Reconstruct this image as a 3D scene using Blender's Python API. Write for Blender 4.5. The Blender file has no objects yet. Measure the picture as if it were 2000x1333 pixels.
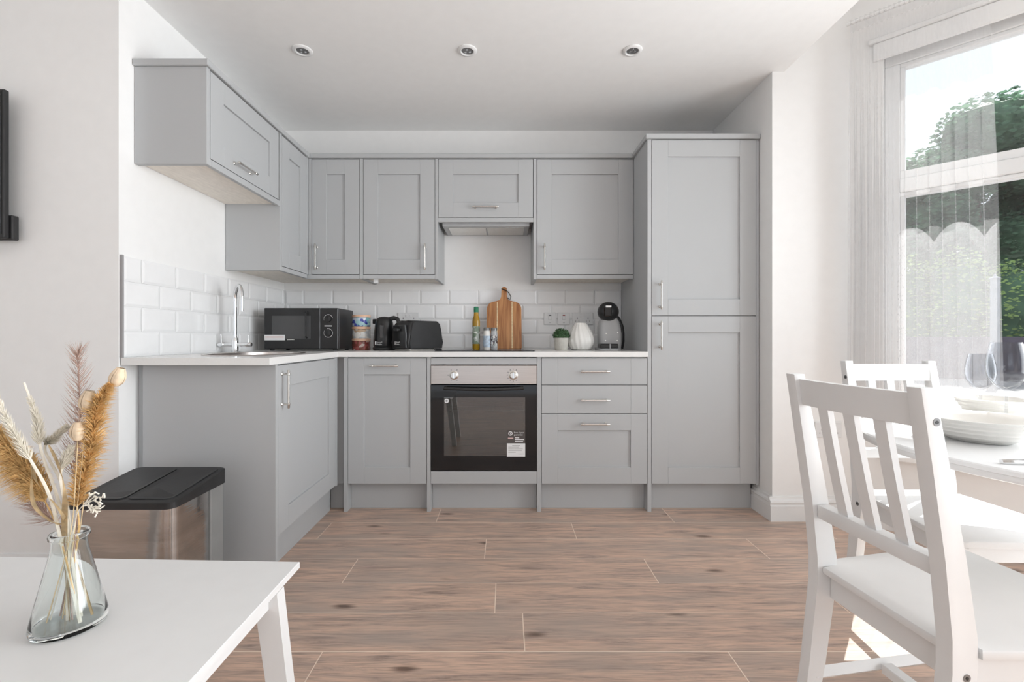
import bpy, bmesh, math, random
from mathutils import Vector, Matrix
from mathutils.geometry import tessellate_polygon
random.seed(7)
PI = math.pi
S = bpy.context.scene
C = S.collection
# ------------------------------------------------------------------ camera
EYE = 0.994
cam = bpy.data.cameras.new('camera'); cam.sensor_width = 36; cam.lens = 16.2
cam.shift_x = 0.006; cam.shift_y = -0.00375; cam.clip_start = 0.02
camo = bpy.data.objects.new('camera', cam); C.objects.link(camo)
camo.location = (0, 0, EYE); camo.rotation_euler = (PI/2, 0, 0)
S.camera = camo
# ------------------------------------------------------------------ world, sun, daylight
w = bpy.data.worlds.new('sky'); S.world = w; w.use_nodes = True
bg = w.node_tree.nodes['Background']
bg.inputs['Color'].default_value = (0.84, 0.91, 1.0, 1); bg.inputs['Strength'].default_value = 1.08
sun = bpy.data.lights.new('sun', 'SUN'); sun.energy = 8.5; sun.angle = 0.009; sun.color = (1, 0.97, 0.93)
suno = bpy.data.objects.new('sun', sun); C.objects.link(suno)
SUN_AZ, SUN_EL = math.radians(42), math.radians(45)
sd = Vector((math.cos(SUN_AZ)*math.cos(SUN_EL), math.sin(SUN_AZ)*math.cos(SUN_EL), math.sin(SUN_EL)))
suno.rotation_euler = sd.to_track_quat('Z', 'Y').to_euler(); suno.location = (6, 6, 8)
def area(name, loc, rot, sx, sy, e, col):
    l = bpy.data.lights.new(name, 'AREA'); l.shape = 'RECTANGLE'; l.size = sx; l.size_y = sy; l.energy = e; l.color = col; l.spread = math.radians(120)   # beam narrowed to keep lamp light off the nib wall
    o = bpy.data.objects.new(name, l); C.objects.link(o); o.location = loc; o.rotation_euler = rot
    return o
# daylight entering by the long front of the bay, plus an added fill
area('daylight_bay_window', (2.58, 0.75, 1.30), (PI/2+math.radians(6), 0, PI/2), 1.8, 1.7, 39, (0.93, 0.97, 1))
area('fill_bay_rear', (2.58, -1.5, 1.40), (PI/2, 0, PI/2), 1.6, 1.9, 13, (0.93, 0.97, 1))  # added fill lamp, no source known here; bay front lengthened to hold it
S.view_settings.view_transform = 'Standard'; S.view_settings.look = 'None'
S.view_settings.exposure = 0.32; S.view_settings.gamma = 1; S.view_settings.use_curve_mapping = False
# ------------------------------------------------------------------ materials
MATS = {}
def nt(name):
    m = bpy.data.materials.new(name); m.use_nodes = True
    t = m.node_tree; b = t.nodes['Principled BSDF']
    MATS[name] = m
    return m, t, b
def pm(name, col, rough=0.5, metal=0.0, var=0.04, scale=18, bump=0.0, bscale=220, spec=0.5, stretch=None, emit=None):
    m, t, b = nt(name)
    b.inputs['Roughness'].default_value = rough; b.inputs['Metallic'].default_value = metal
    b.inputs['Specular IOR Level'].default_value = spec
    g = t.nodes.new('ShaderNodeTexCoord'); mp = t.nodes.new('ShaderNodeMapping')
    if stretch: mp.inputs['Scale'].default_value = stretch
    t.links.new(g.outputs['Object'], mp.inputs['Vector'])
    n = t.nodes.new('ShaderNodeTexNoise'); n.inputs['Scale'].default_value = scale; n.inputs['Detail'].default_value = 3
    t.links.new(mp.outputs['Vector'], n.inputs['Vector'])
    r = t.nodes.new('ShaderNodeValToRGB')
    r.color_ramp.elements[0].position = 0.3; r.color_ramp.elements[1].position = 0.7
    r.color_ramp.elements[0].color = tuple(max(0, c*(1-var)) for c in col)+(1,)
    r.color_ramp.elements[1].color = tuple(min(1, c*(1+var)) for c in col)+(1,)
    t.links.new(n.outputs['Fac'], r.inputs['Fac']); t.links.new(r.outputs['Color'], b.inputs['Base Color'])
    if bump:
        n2 = t.nodes.new('ShaderNodeTexNoise'); n2.inputs['Scale'].default_value = bscale
        t.links.new(mp.outputs['Vector'], n2.inputs['Vector'])
        bp = t.nodes.new('ShaderNodeBump'); bp.inputs['Strength'].default_value = bump; bp.inputs['Distance'].default_value = 0.002
        t.links.new(n2.outputs['Fac'], bp.inputs['Height']); t.links.new(bp.outputs['Normal'], b.inputs['Normal'])
    return m
def thin_glass(name, tint=(0.97, 0.98, 0.98), gloss=1.0, rough=0.0, base=0.04):
    m = bpy.data.materials.new(name); m.use_nodes = True; t = m.node_tree; t.nodes.clear(); MATS[name] = m
    o = t.nodes.new('ShaderNodeOutputMaterial'); tr = t.nodes.new('ShaderNodeBsdfTransparent'); gl = t.nodes.new('ShaderNodeBsdfGlossy')
    nz = t.nodes.new('ShaderNodeTexNoise'); nz.inputs['Scale'].default_value = 3
    rp = t.nodes.new('ShaderNodeValToRGB'); rp.color_ramp.elements[0].color = tuple(c*0.985 for c in tint)+(1,); rp.color_ramp.elements[1].color = tint+(1,)
    t.links.new(nz.outputs['Fac'], rp.inputs['Fac']); t.links.new(rp.outputs['Color'], tr.inputs['Color'])
    gl.inputs['Roughness'].default_value = rough; gl.inputs['Color'].default_value = (gloss, gloss, gloss, 1)
    lw = t.nodes.new('ShaderNodeLayerWeight'); lw.inputs['Blend'].default_value = 0.5
    pw = t.nodes.new('ShaderNodeMath'); pw.operation = 'POWER'; pw.inputs[1].default_value = 5; t.links.new(lw.outputs['Facing'], pw.inputs[0])
    fr = t.nodes.new('ShaderNodeMath'); fr.operation = 'MULTIPLY_ADD'; fr.inputs[1].default_value = 0.9; fr.inputs[2].default_value = base; t.links.new(pw.outputs[0], fr.inputs[0])
    mx = t.nodes.new('ShaderNodeMixShader')
    t.links.new(fr.outputs[0], mx.inputs[0]); t.links.new(tr.outputs[0], mx.inputs[1]); t.links.new(gl.outputs[0], mx.inputs[2])
    t.links.new(mx.outputs[0], o.inputs['Surface'])
    return m
def sheer(name, see, col):
    m = bpy.data.materials.new(name); m.use_nodes = True; t = m.node_tree; t.nodes.clear(); MATS[name] = m
    o = t.nodes.new('ShaderNodeOutputMaterial'); tr = t.nodes.new('ShaderNodeBsdfTransparent')
    df = t.nodes.new('ShaderNodeBsdfDiffuse'); tl = t.nodes.new('ShaderNodeBsdfTranslucent')
    df.inputs['Color'].default_value = col+(1,); tl.inputs['Color'].default_value = col+(1,)
    a = t.nodes.new('ShaderNodeMixShader'); a.inputs[0].default_value = 0.5
    t.links.new(df.outputs[0], a.inputs[1]); t.links.new(tl.outputs[0], a.inputs[2])
    nz = t.nodes.new('ShaderNodeTexNoise'); nz.inputs['Scale'].default_value = 60
    rp = t.nodes.new('ShaderNodeMapRange'); rp.inputs['To Min'].default_value = 1-see-0.05; rp.inputs['To Max'].default_value = 1-see+0.05
    t.links.new(nz.outputs['Fac'], rp.inputs['Value'])
    b = t.nodes.new('ShaderNodeMixShader'); t.links.new(rp.outputs[0], b.inputs[0])
    t.links.new(tr.outputs[0], b.inputs[1]); t.links.new(a.outputs[0], b.inputs[2]); t.links.new(b.outputs[0], o.inputs['Surface'])
    return m
def wood_floor():
    m, t, b = nt('laminate'); N = t.nodes.new; L = t.links.new
    g = N('ShaderNodeNewGeometry'); oi = N('ShaderNodeObjectInfo')
    off = N('ShaderNodeVectorMath'); off.operation = 'SCALE'; off.inputs[0].default_value = (13, 7, 3)
    L(oi.outputs['Random'], off.inputs['Scale'])
    ad = N('ShaderNodeVectorMath'); L(g.outputs['Position'], ad.inputs[0]); L(off.outputs[0], ad.inputs[1])
    m1 = N('ShaderNodeMapping'); m1.inputs['Scale'].default_value = (2.0, 20, 1); L(ad.outputs[0], m1.inputs['Vector'])
    n1 = N('ShaderNodeTexNoise'); n1.inputs['Scale'].default_value = 1.7; n1.inputs['Detail'].default_value = 10; n1.inputs['Roughness'].default_value = 0.70; n1.inputs['Distortion'].default_value = 0.6
    L(m1.outputs[0], n1.inputs['Vector'])
    r1 = N('ShaderNodeValToRGB'); e = r1.color_ramp.elements
    e[0].position = 0.30; e[0].color = (0.27, 0.195, 0.16, 1); e[1].position = 0.72; e[1].color = (0.76, 0.545, 0.42, 1)
    x = e.new(0.42); x.color = (0.50, 0.365, 0.295, 1); x = e.new(0.55); x.color = (0.70, 0.49, 0.375, 1)
    L(n1.outputs['Fac'], r1.inputs['Fac'])
    m2 = N('ShaderNodeMapping'); m2.inputs['Scale'].default_value = (5, 110, 1); L(ad.outputs[0], m2.inputs['Vector'])
    n2 = N('ShaderNodeTexNoise'); n2.inputs['Scale'].default_value = 2.0; n2.inputs['Detail'].default_value = 5
    L(m2.outputs[0], n2.inputs['Vector'])
    r2 = N('ShaderNodeValToRGB'); r2.color_ramp.elements[0].position = 0.32; r2.color_ramp.elements[0].color = (0.68, 0.69, 0.71, 1); r2.color_ramp.elements[1].position = 0.55; r2.color_ramp.elements[1].color = (1, 1, 1, 1)
    L(n2.outputs['Fac'], r2.inputs['Fac'])
    mu = N('ShaderNodeMixRGB'); mu.blend_type = 'MULTIPLY'; mu.inputs[0].default_value = 1
    L(r1.outputs[0], mu.inputs[1]); L(r2.outputs[0], mu.inputs[2])
    # broad grey smoky patches
    m4 = N('ShaderNodeMapping'); m4.inputs['Scale'].default_value = (1.6, 7, 1); L(ad.outputs[0], m4.inputs['Vector'])
    n4 = N('ShaderNodeTexNoise'); n4.inputs['Scale'].default_value = 1.1; n4.inputs['Detail'].default_value = 4; L(m4.outputs[0], n4.inputs['Vector'])
    r4 = N('ShaderNodeValToRGB'); r4.color_ramp.elements[0].position = 0.48; r4.color_ramp.elements[0].color = (0, 0, 0, 1); r4.color_ramp.elements[1].position = 0.70; r4.color_ramp.elements[1].color = (0.75, 0.75, 0.75, 1)
    L(n4.outputs['Fac'], r4.inputs['Fac'])
    mg = N('ShaderNodeMixRGB'); L(r4.outputs[0], mg.inputs[0]); L(mu.outputs[0], mg.inputs[1]); mg.inputs[2].default_value = (0.42, 0.345, 0.295, 1)
    # knots
    m3 = N('ShaderNodeMapping'); m3.inputs['Scale'].default_value = (1.9, 5.5, 1); L(ad.outputs[0], m3.inputs['Vector'])
    v = N('ShaderNodeTexVoronoi'); v.inputs['Scale'].default_value = 1.25; L(m3.outputs[0], v.inputs['Vector'])
    nd = N('ShaderNodeMath'); nd.operation = 'MULTIPLY_ADD'; nd.inputs[1].default_value = 0.12; L(n2.outputs['Fac'], nd.inputs[0]); L(v.outputs['Distance'], nd.inputs[2])
    r3 = N('ShaderNodeValToRGB'); r3.color_ramp.elements[0].position = 0.10; r3.color_ramp.elements[0].color = (0.30, 0.27, 0.26, 1); r3.color_ramp.elements[1].position = 0.19; r3.color_ramp.elements[1].color = (1, 1, 1, 1)
    L(nd.outputs[0], r3.inputs['Fac'])
    m5 = N('ShaderNodeMixRGB'); m5.blend_type = 'MULTIPLY'; m5.inputs[0].default_value = 1; L(mg.outputs[0], m5.inputs[1]); L(r3.outputs[0], m5.inputs[2])
    L(m5.outputs[0], b.inputs['Base Color'])
    b.inputs['Roughness'].default_value = 0.42
    bp = N('ShaderNodeBump'); bp.inputs['Strength'].default_value = 0.12; bp.inputs['Distance'].default_value = 0.001; L(n2.outputs['Fac'], bp.inputs['Height']); L(bp.outputs[0], b.inputs['Normal'])
    return m
def board_wood():
    m, t, b = nt('acacia'); N = t.nodes.new; L = t.links.new
    g = N('ShaderNodeTexCoord'); mp = N('ShaderNodeMapping'); mp.inputs['Scale'].default_value = (60, 1, 4); L(g.outputs['Object'], mp.inputs['Vector'])
    n = N('ShaderNodeTexNoise'); n.inputs['Scale'].default_value = 1.0; n.inputs['Detail'].default_value = 4; n.inputs['Distortion'].default_value = 0.5; L(mp.outputs[0], n.inputs['Vector'])
    r = N('ShaderNodeValToRGB'); r.color_ramp.elements[0].position = 0.3; r.color_ramp.elements[0].color = (0.30, 0.105, 0.035, 1); r.color_ramp.elements[1].position = 0.72; r.color_ramp.elements[1].color = (0.62, 0.31, 0.125, 1)
    L(n.outputs['Fac'], r.inputs['Fac']); L(r.outputs[0], b.inputs['Base Color']); b.inputs['Roughness'].default_value = 0.5
def scatter_print(name, cols, scale, rough=0.25):
    m, t, b = nt(name); N = t.nodes.new; L = t.links.new
    g = N('ShaderNodeTexCoord'); v = N('ShaderNodeTexVoronoi'); v.inputs['Scale'].default_value = scale; L(g.outputs['Object'], v.inputs['Vector'])
    r = N('ShaderNodeValToRGB'); r.color_ramp.interpolation = 'CONSTANT'
    el = r.color_ramp.elements
    el[0].color = cols[0]+(1,); el[0].position = 0; el[1].position = 1/len(cols); el[1].color = cols[1]+(1,)
    for i in range(2, len(cols)):
        e = el.new(i/len(cols)); e.color = cols[i]+(1,)
    s = N('ShaderNodeSeparateColor'); L(v.outputs['Color'], s.inputs[0]); L(s.outputs[0], r.inputs['Fac'])
    L(r.outputs[0], b.inputs['Base Color']); b.inputs['Roughness'].default_value = rough
pm('wall_paint', (0.90, 0.895, 0.885), 0.85, bump=0.05, bscale=120, var=0.01)
pm('ceiling_paint', (0.93, 0.925, 0.915), 0.9, bump=0.03, bscale=100, var=0.01)
pm('gloss_white', (0.84, 0.84, 0.835), 0.35, var=0.01)
pm('upvc', (0.82, 0.83, 0.835), 0.3, var=0.01)
pm('grey_paint', (0.475, 0.485, 0.492), 0.45, var=0.006, scale=6)
pm('pale_board', (0.88, 0.82, 0.74), 0.55, var=0.06, stretch=(4, 1, 1))
pm('quartz', (0.83, 0.825, 0.81), 0.22, var=0.015, scale=150)
pm('tile', (0.90, 0.90, 0.90), 0.12, var=0.012)
pm('grout', (0.86, 0.86, 0.855), 0.9)
pm('nickel', (0.70, 0.68, 0.645), 0.27, 1.0, stretch=(1, 1, 1))
pm('chrome', (0.82, 0.83, 0.84), 0.07, 1.0, var=0.02)
pm('steel', (0.54, 0.495, 0.465), 0.3, 1.0, stretch=(2, 90, 90), scale=4, var=0.05)
pm('mirror_steel', (0.55, 0.535, 0.52), 0.10, 1.0, stretch=(1.2, 1.2, 9), scale=3, var=0.10, bump=0.5, bscale=5)
pm('black_plastic', (0.013, 0.013, 0.014), 0.30, var=0.15)
pm('black_satin', (0.018, 0.018, 0.019), 0.45, var=0.15, bump=0.1)
pm('black_gloss', (0.008, 0.008, 0.009), 0.06, var=0.1)
pm('dark_grey', (0.07, 0.07, 0.072), 0.35)
pm('oven_enamel', (0.42, 0.43, 0.42), 0.4)
pm('white_plastic', (0.80, 0.80, 0.80), 0.3, var=0.01)
pm('paper_white', (0.82, 0.82, 0.82), 0.7, var=0.02)
pm('ink_grey', (0.32, 0.31, 0.31), 0.7)
pm('label_dark', (0.085, 0.072, 0.068), 0.6)
pm('pink_print', (0.75, 0.52, 0.50), 0.7)
pm('machine_grey', (0.42, 0.425, 0.43), 0.32, var=0.02)
pm('bin_grey', (0.24, 0.24, 0.235), 0.5)
pm('copper', (0.80, 0.52, 0.36), 0.4, 0.0)
pm('ceramic', (0.80, 0.785, 0.75), 0.3, var=0.02)
pm('ceramic_matte', (0.78, 0.76, 0.72), 0.6, var=0.02)
pm('pot_cement', (0.55, 0.53, 0.48), 0.8, var=0.08, scale=60)
pm('leaf_green', (0.055, 0.125, 0.05), 0.6, var=0.4, scale=90)
pm('bottle_green', (0.02, 0.20, 0.10), 0.35)
pm('oil', (0.42, 0.24, 0.015), 0.08, var=0.2, scale=12)
scatter_print('label_oil', [(0.18, 0.24, 0.17), (0.42, 0.46, 0.42), (0.25, 0.30, 0.24), (0.65, 0.67, 0.63)], 55, 0.5)
scatter_print('print_blue', [(0.04, 0.05, 0.30), (0.40, 0.62, 0.66), (0.62, 0.68, 0.78), (0.08, 0.10, 0.42), (0.22, 0.48, 0.52)], 48)
scatter_print('print_white', [(0.72, 0.72, 0.70), (0.55, 0.58, 0.60), (0.78, 0.75, 0.70), (0.50, 0.36, 0.24)], 52)
scatter_print('print_red', [(0.24, 0.06, 0.05), (0.36, 0.10, 0.09), (0.60, 0.47, 0.42), (0.20, 0.07, 0.05)], 40)
scatter_print('print_spice', [(0.40, 0.42, 0.42), (0.07, 0.05, 0.05), (0.70, 0.70, 0.68), (0.13, 0.12, 0.15)], 90)
pm('salt_label', (0.48, 0.58, 0.68), 0.4, var=0.3, scale=60)
pm('string', (0.03, 0.022, 0.018), 0.8)
pm('straw', (0.76, 0.60, 0.37), 0.85, var=0.2, scale=60)
pm('straw_gold', (0.80, 0.53, 0.23), 0.85, var=0.25, scale=80)
pm('straw_pale', (0.88, 0.83, 0.72), 0.85, var=0.1, scale=60)
pm('feather_brown', (0.48, 0.33, 0.27), 0.85, var=0.2, scale=60)
pm('bud_cream', (0.80, 0.64, 0.46), 0.8, var=0.15, scale=70)
pm('stem_green', (0.42, 0.42, 0.16), 0.7, var=0.2)
def leafy(name, col, var, scale):
    m = pm(name, col, 0.7, var=var, scale=scale); t = m.node_tree; b = t.nodes['Principled BSDF']; o = t.nodes['Material Output']
    tl = t.nodes.new('ShaderNodeBsdfTranslucent'); mx = t.nodes.new('ShaderNodeMixShader'); mx.inputs[0].default_value = 0.45
    t.links.new(b.inputs['Base Color'].links[0].from_socket, tl.inputs['Color'])
    t.links.new(b.outputs[0], mx.inputs[1]); t.links.new(tl.outputs[0], mx.inputs[2]); t.links.new(mx.outputs[0], o.inputs['Surface'])
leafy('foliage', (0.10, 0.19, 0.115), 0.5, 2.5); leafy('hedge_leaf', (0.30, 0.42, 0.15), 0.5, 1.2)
pm('bark', (0.10, 0.08, 0.06), 0.9)
pm('paving', (0.30, 0.29, 0.29), 0.85, var=0.12, scale=3)
pm('garden_wall', (0.10, 0.085, 0.11), 0.9, var=0.2, scale=6)
pm('concrete', (0.26, 0.28, 0.31), 0.9, var=0.1)
pm('screw_dark', (0.05, 0.05, 0.05), 0.4, 0.8)
pm('lamp_dark', (0.22, 0.22, 0.22), 0.3, 0.6)
pm('seam_glint', (0.88, 0.74, 0.62), 0.6)  # pale tone paints the light caught by plank edge bevels
pm('red_neon', (0.35, 0.05, 0.05), 0.3)
wood_floor(); board_wood()
thin_glass('pane_glass', gloss=0.5); thin_glass('wine_glass', (0.93, 0.935, 0.945), 0.55); thin_glass('oven_glass', (0.50, 0.53, 0.53), 1.0, 0.01, 0.14)
thin_glass('jar_glass', (0.93, 0.94, 0.94))
sheer('voile', 0.80, (0.88, 0.88, 0.89)); sheer('net', 0.74, (0.88, 0.88, 0.90))
m, t, b = nt('vase_glass'); b.inputs['Base Color'].default_value = (0.96, 0.99, 0.98, 1); b.inputs['Transmission Weight'].default_value = 1; b.inputs['Roughness'].default_value = 0.0; b.inputs['IOR'].default_value = 1.40
# ------------------------------------------------------------------ mesh helpers
def B(): return bmesh.new()
def box(bm, x0, x1, y0, y1, z0, z1, bev=0.0, seg=1):
    if x0 > x1: x0, x1 = x1, x0
    if y0 > y1: y0, y1 = y1, y0
    if z0 > z1: z0, z1 = z1, z0
    v = [bm.verts.new(p) for p in ((x0, y0, z0), (x1, y0, z0), (x1, y1, z0), (x0, y1, z0), (x0, y0, z1), (x1, y0, z1), (x1, y1, z1), (x0, y1, z1))]
    f = [bm.faces.new([v[i] for i in q]) for q in ((3, 2, 1, 0), (4, 5, 6, 7), (0, 1, 5, 4), (1, 2, 6, 5), (2, 3, 7, 6), (3, 0, 4, 7))]
    if bev:
        es = list({e for fa in f for e in fa.edges})
        bmesh.ops.bevel(bm, geom=es, offset=bev, segments=seg, affect='EDGES', profile=0.5)
    return bm
def frame_of(d):
    d = d.normalized(); a = Vector((0, 0, 1)) if abs(d.z) < 0.95 else Vector((1, 0, 0))
    u = d.cross(a).normalized(); return u, d.cross(u).normalized()
def tube(bm, pts, r, n=10, cap=True):
    pts = [Vector(p) for p in pts]
    rr = r if isinstance(r, (list, tuple)) else [r]*len(pts)
    rings = []; u = None
    for i, p in enumerate(pts):
        d = (pts[min(i+1, len(pts)-1)]-pts[max(i-1, 0)])
        if u is None: u, v = frame_of(d)
        else:
            d.normalize(); u = (u-d*u.dot(d)).normalized(); v = d.cross(u).normalized()
        rings.append([bm.verts.new(p+(u*math.cos(2*PI*k/n)+v*math.sin(2*PI*k/n))*rr[i]) for k in range(n)])
    for a, b_ in zip(rings, rings[1:]):
        for k in range(n): bm.faces.new((a[k], a[(k+1) % n], b_[(k+1) % n], b_[k]))
    if cap:
        bm.faces.new(rings[0][::-1]); bm.faces.new(rings[-1])
    return bm
def cyl(bm, p0, p1, r, n=16): return tube(bm, [p0, p1], r, n)
def lathe(bm, prof, c=(0, 0, 0), n=32, sx=1, sy=1, close=False):
    c = Vector(c); rings = []
    for r, z in prof:
        if r < 1e-6: rings.append([bm.verts.new(c+Vector((0, 0, z)))])
        else: rings.append([bm.verts.new(c+Vector((r*sx*math.cos(2*PI*k/n), r*sy*math.sin(2*PI*k/n), z))) for k in range(n)])
    pr = list(zip(rings, rings[1:]))
    if close: pr.append((rings[-1], rings[0]))
    for a, b_ in pr:
        for k in range(n):
            q = [a[k % len(a)], a[(k+1) % len(a)], b_[(k+1) % len(b_)], b_[k % len(b_)]]
            q2 = []
            for v in q:
                if v not in q2: q2.append(v)
            if len(q2) > 2: bm.faces.new(q2)
    return bm
def prism(bm, poly, axis, a0, a1, bev=0.0, seg=2):
    """poly in the two other axes (in x,y,z order), extruded along axis from a0 to a1"""
    def P(p, a):
        return {'x': (a, p[0], p[1]), 'y': (p[0], a, p[1]), 'z': (p[0], p[1], a)}[axis]
    lo = [bm.verts.new(P(p, a0)) for p in poly]; hi = [bm.verts.new(P(p, a1)) for p in poly]
    n = len(poly); fs = [bm.faces.new(lo[::-1]), bm.faces.new(hi)]
    for i in range(n): fs.append(bm.faces.new((lo[i], lo[(i+1) % n], hi[(i+1) % n], hi[i])))
    if bev:
        es = [e for e in set(fs[0].edges) | set(fs[1].edges)]
        bmesh.ops.bevel(bm, geom=es, offset=bev, segments=seg, affect='EDGES', profile=0.5)
    return bm
def rrect(x0, x1, y0, y1, r, n=5):
    out = []
    for cx, cy, a in ((x1-r, y1-r, 0), (x0+r, y1-r, 90), (x0+r, y0+r, 180), (x1-r, y0+r, 270)):
        for k in range(n+1):
            t = math.radians(a+90*k/n); out.append((cx+r*math.cos(t), cy+r*math.sin(t)))
    return out
def obj(name, bm, mat, parent=None, smooth=False, local=False, bevel=0):
    me = bpy.data.meshes.new(name); bmesh.ops.recalc_face_normals(bm, faces=bm.faces[:]); bm.to_mesh(me); bm.free()
    me.materials.append(MATS[mat])
    if smooth:
        for p in me.polygons: p.use_smooth = True
        try: me.set_sharp_from_angle(angle=math.radians(38))
        except Exception: pass
    o = bpy.data.objects.new(name, me); C.objects.link(o)
    if parent:
        o.parent = parent
        if not local:
            M = Matrix.Identity(4) if parent.get('_w') else Matrix.LocRotScale(parent.location, parent.rotation_euler, parent.scale)
            o.matrix_parent_inverse = M.inverted()
        o['_w'] = 1
    return o
def thing(name, label, cat, loc, group=None, rz=0):
    o = bpy.data.objects.new(name, None); C.objects.link(o); o.location = loc; o.rotation_euler = (0, 0, rz); o.empty_display_size = 0.1
    o['label'] = label; o['category'] = cat
    if group: o['group'] = group
    return o
def tag(o, label, cat, group=None):
    o['label'] = label; o['category'] = cat
    if group: o['group'] = group
    return o
def struct(name, bm, mat, **k):
    o = obj(name, bm, mat, **k); o['kind'] = 'structure'; return o
def copy_tree(root, loc, rz, label, group):
    r = root.copy(); C.objects.link(r); r.location = loc; r.rotation_euler = (0, 0, rz); r['label'] = label; r['group'] = group
    for ch in root.children:
        c = ch.copy(); C.objects.link(c); c.parent = r
        for g in ch.children:
            d = g.copy(); C.objects.link(d); d.parent = c
    return r
def text(name, s, size, loc, mat, parent, rot=(PI/2, 0, 0), align='LEFT'):
    cu = bpy.data.curves.new('t', 'FONT'); cu.body = s; cu.size = size; cu.extrude = 0.0002; cu.align_x = align; cu.resolution_u = 2
    to = bpy.data.objects.new('t', cu); C.objects.link(to)
    dg = bpy.context.evaluated_depsgraph_get(); me = bpy.data.meshes.new_from_object(to.evaluated_get(dg))
    bpy.data.objects.remove(to); bpy.data.curves.remove(cu)
    bm = B(); bm.from_mesh(me); bpy.data.meshes.remove(me)
    bm.transform(Matrix.LocRotScale(Vector(loc), Vector((0, 0, 0)).to_track_quat('Z', 'Y') if False else __import__('mathutils').Euler(rot), None))
    return obj(name, bm, mat, parent)
def rows_mesh(bm, rows):
    """rows of points -> quad sheet"""
    vs = [[bm.verts.new(p) for p in r] for r in rows]
    for a, b_ in zip(vs, vs[1:]):
        for k in range(len(a)-1): bm.faces.new((a[k], a[k+1], b_[k+1], b_[k]))
    return bm
# ------------------------------------------------------------------ key dimensions
YB, XL, XR, ZC = 3.214, -1.546, 1.445, 2.435      # back wall, left wall, right nib side, ceiling
YT, YN = 1.84, 2.50                               # TV wall, nib front
YF, YW = 2.62, 2.903                              # base fronts, wall-unit fronts
XF, XW = -0.957, -1.243                           # left-run base fronts, left-run wall-unit fronts
ZT = 0.912                                        # worktop top
# ------------------------------------------------------------------ setting
fl = struct('floor', box(B(), -3.4, 3.4, -2.9, 3.3, -0.12, -0.0003), 'seam_glint')
joint = {0: -0.375, 1: -0.931, 2: -0.096, 3: -0.662, 4: -0.04, 5: 0.06, 6: -0.579}
mesh_cache = {}
def plank(x0, x1, y0, y1):
    bm = box(B(), x0+0.0017, x1-0.0017, y0+0.0019, y1-0.0019, -0.010, 0.0)
    return obj('plank', bm, 'laminate', fl)
RW = 0.203
for k in range(-3, 25):
    y1 = 2.674-RW*k; y0 = y1-RW
    if y1 < -2.6: break
    y1 = min(y1, YB)
    if y1-y0 < 0.02: continue
    j = joint.get(k, (k*0.537) % 1.28-0.6)
    x = j-1.28*3
    while x < 2.6:
        a, b_ = max(x, -3.2), min(x+1.28, 2.75)
        if b_-a > 0.03: plank(a, b_, y0, y1)
        x += 1.28
struct('ceiling', box(B(), -3.4, 1.51, -2.9, 3.4, ZC, ZC+0.5), 'ceiling_paint')
bm = B(); prism(bm, [(1.51, -2.9), (2.87, -2.9), (2.87, 1.79), (2.02, 2.66), (1.51, 2.66)], 'z', 2.95, 3.1)
struct('ceiling_bay', bm, 'ceiling_paint')
wb = struct('wall_back', box(B(), XL-0.2, XR+0.1, YB, YB+0.2, -0.1, ZC), 'wall_paint')
wl = struct('wall_left', box(B(), XL-0.25, XL, YT, YB, -0.1, ZC), 'wall_paint')
struct('wall_front_left', box(B(), -3.4, XL-0.25, YT, YT+0.25, -0.1, ZC), 'wall_paint')
struct('wall_far_left', box(B(), -3.4, -3.2, -2.7, YT, -0.1, ZC), 'wall_paint')
# nib wall with its reveal and the splayed jamb of the bay
CX = 1.867
struct('wall_right', prism(B(), [(XR, YN), (CX, YN), (CX+0.14, YN+0.14), (CX+0.14, YB+0.2), (XR, YB+0.2)], 'z', -0.1, 2.95), 'wall_paint')
# rear wall behind the viewer, with an open gap added and sized to let sky light in
bm = B(); box(bm, -3.4, -1.6, -2.9, -2.7, -0.1, ZC); box(bm, 0.6, 3.4, -2.9, -2.7, -0.1, 2.95); box(bm, -1.6, 0.6, -2.9, -2.7, 2.2, ZC)
struct('wall_rear', bm, 'wall_paint')
# --- bay: splayed side (45 deg), flat front, rear return
def diag(t, off=0.0, z=0.0):
    """t metres along the splayed side from its inner corner, off metres into the room"""
    q = math.sqrt(0.5)
    return Vector((CX+t*q-off*q, YN-t*q-off*q, z))
def dbox(bm, t0, t1, o0, o1, z0, z1, bev=0.0):
    b2 = box(B(), t0, t1, o0, o1, z0, z1, bev)
    me = bpy.data.meshes.new('x'); b2.to_mesh(me); b2.free()
    q = math.sqrt(0.5)
    me.transform(Matrix(((q, -q, 0, CX), (-q, -q, 0, YN), (0, 0, 1, 0), (0, 0, 0, 1))))
    me.flip_normals(); bm.from_mesh(me); bpy.data.meshes.remove(me); return bm
SL = 1.10
bm = B(); dbox(bm, 0, SL, -0.22, 0, -0.1, 0.36); dbox(bm, 0, SL, -0.22, 0, 2.49, 2.95); dbox(bm, 0.0, 0.14, -0.22, 0, 0.36, 2.49)
struct('wall_bay', bm, 'wall_paint')
ce = diag(SL)
bm = B(); box(bm, ce.x, ce.x+0.22, -2.7, ce.y, -0.1, 0.36); box(bm, ce.x, ce.x+0.22, -2.7, ce.y, 2.49, 2.95); box(bm, ce.x, ce.x+0.22, -2.7, -2.4, 0.36, 2.49)
struct('wall_bay_front', bm, 'wall_paint')
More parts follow.
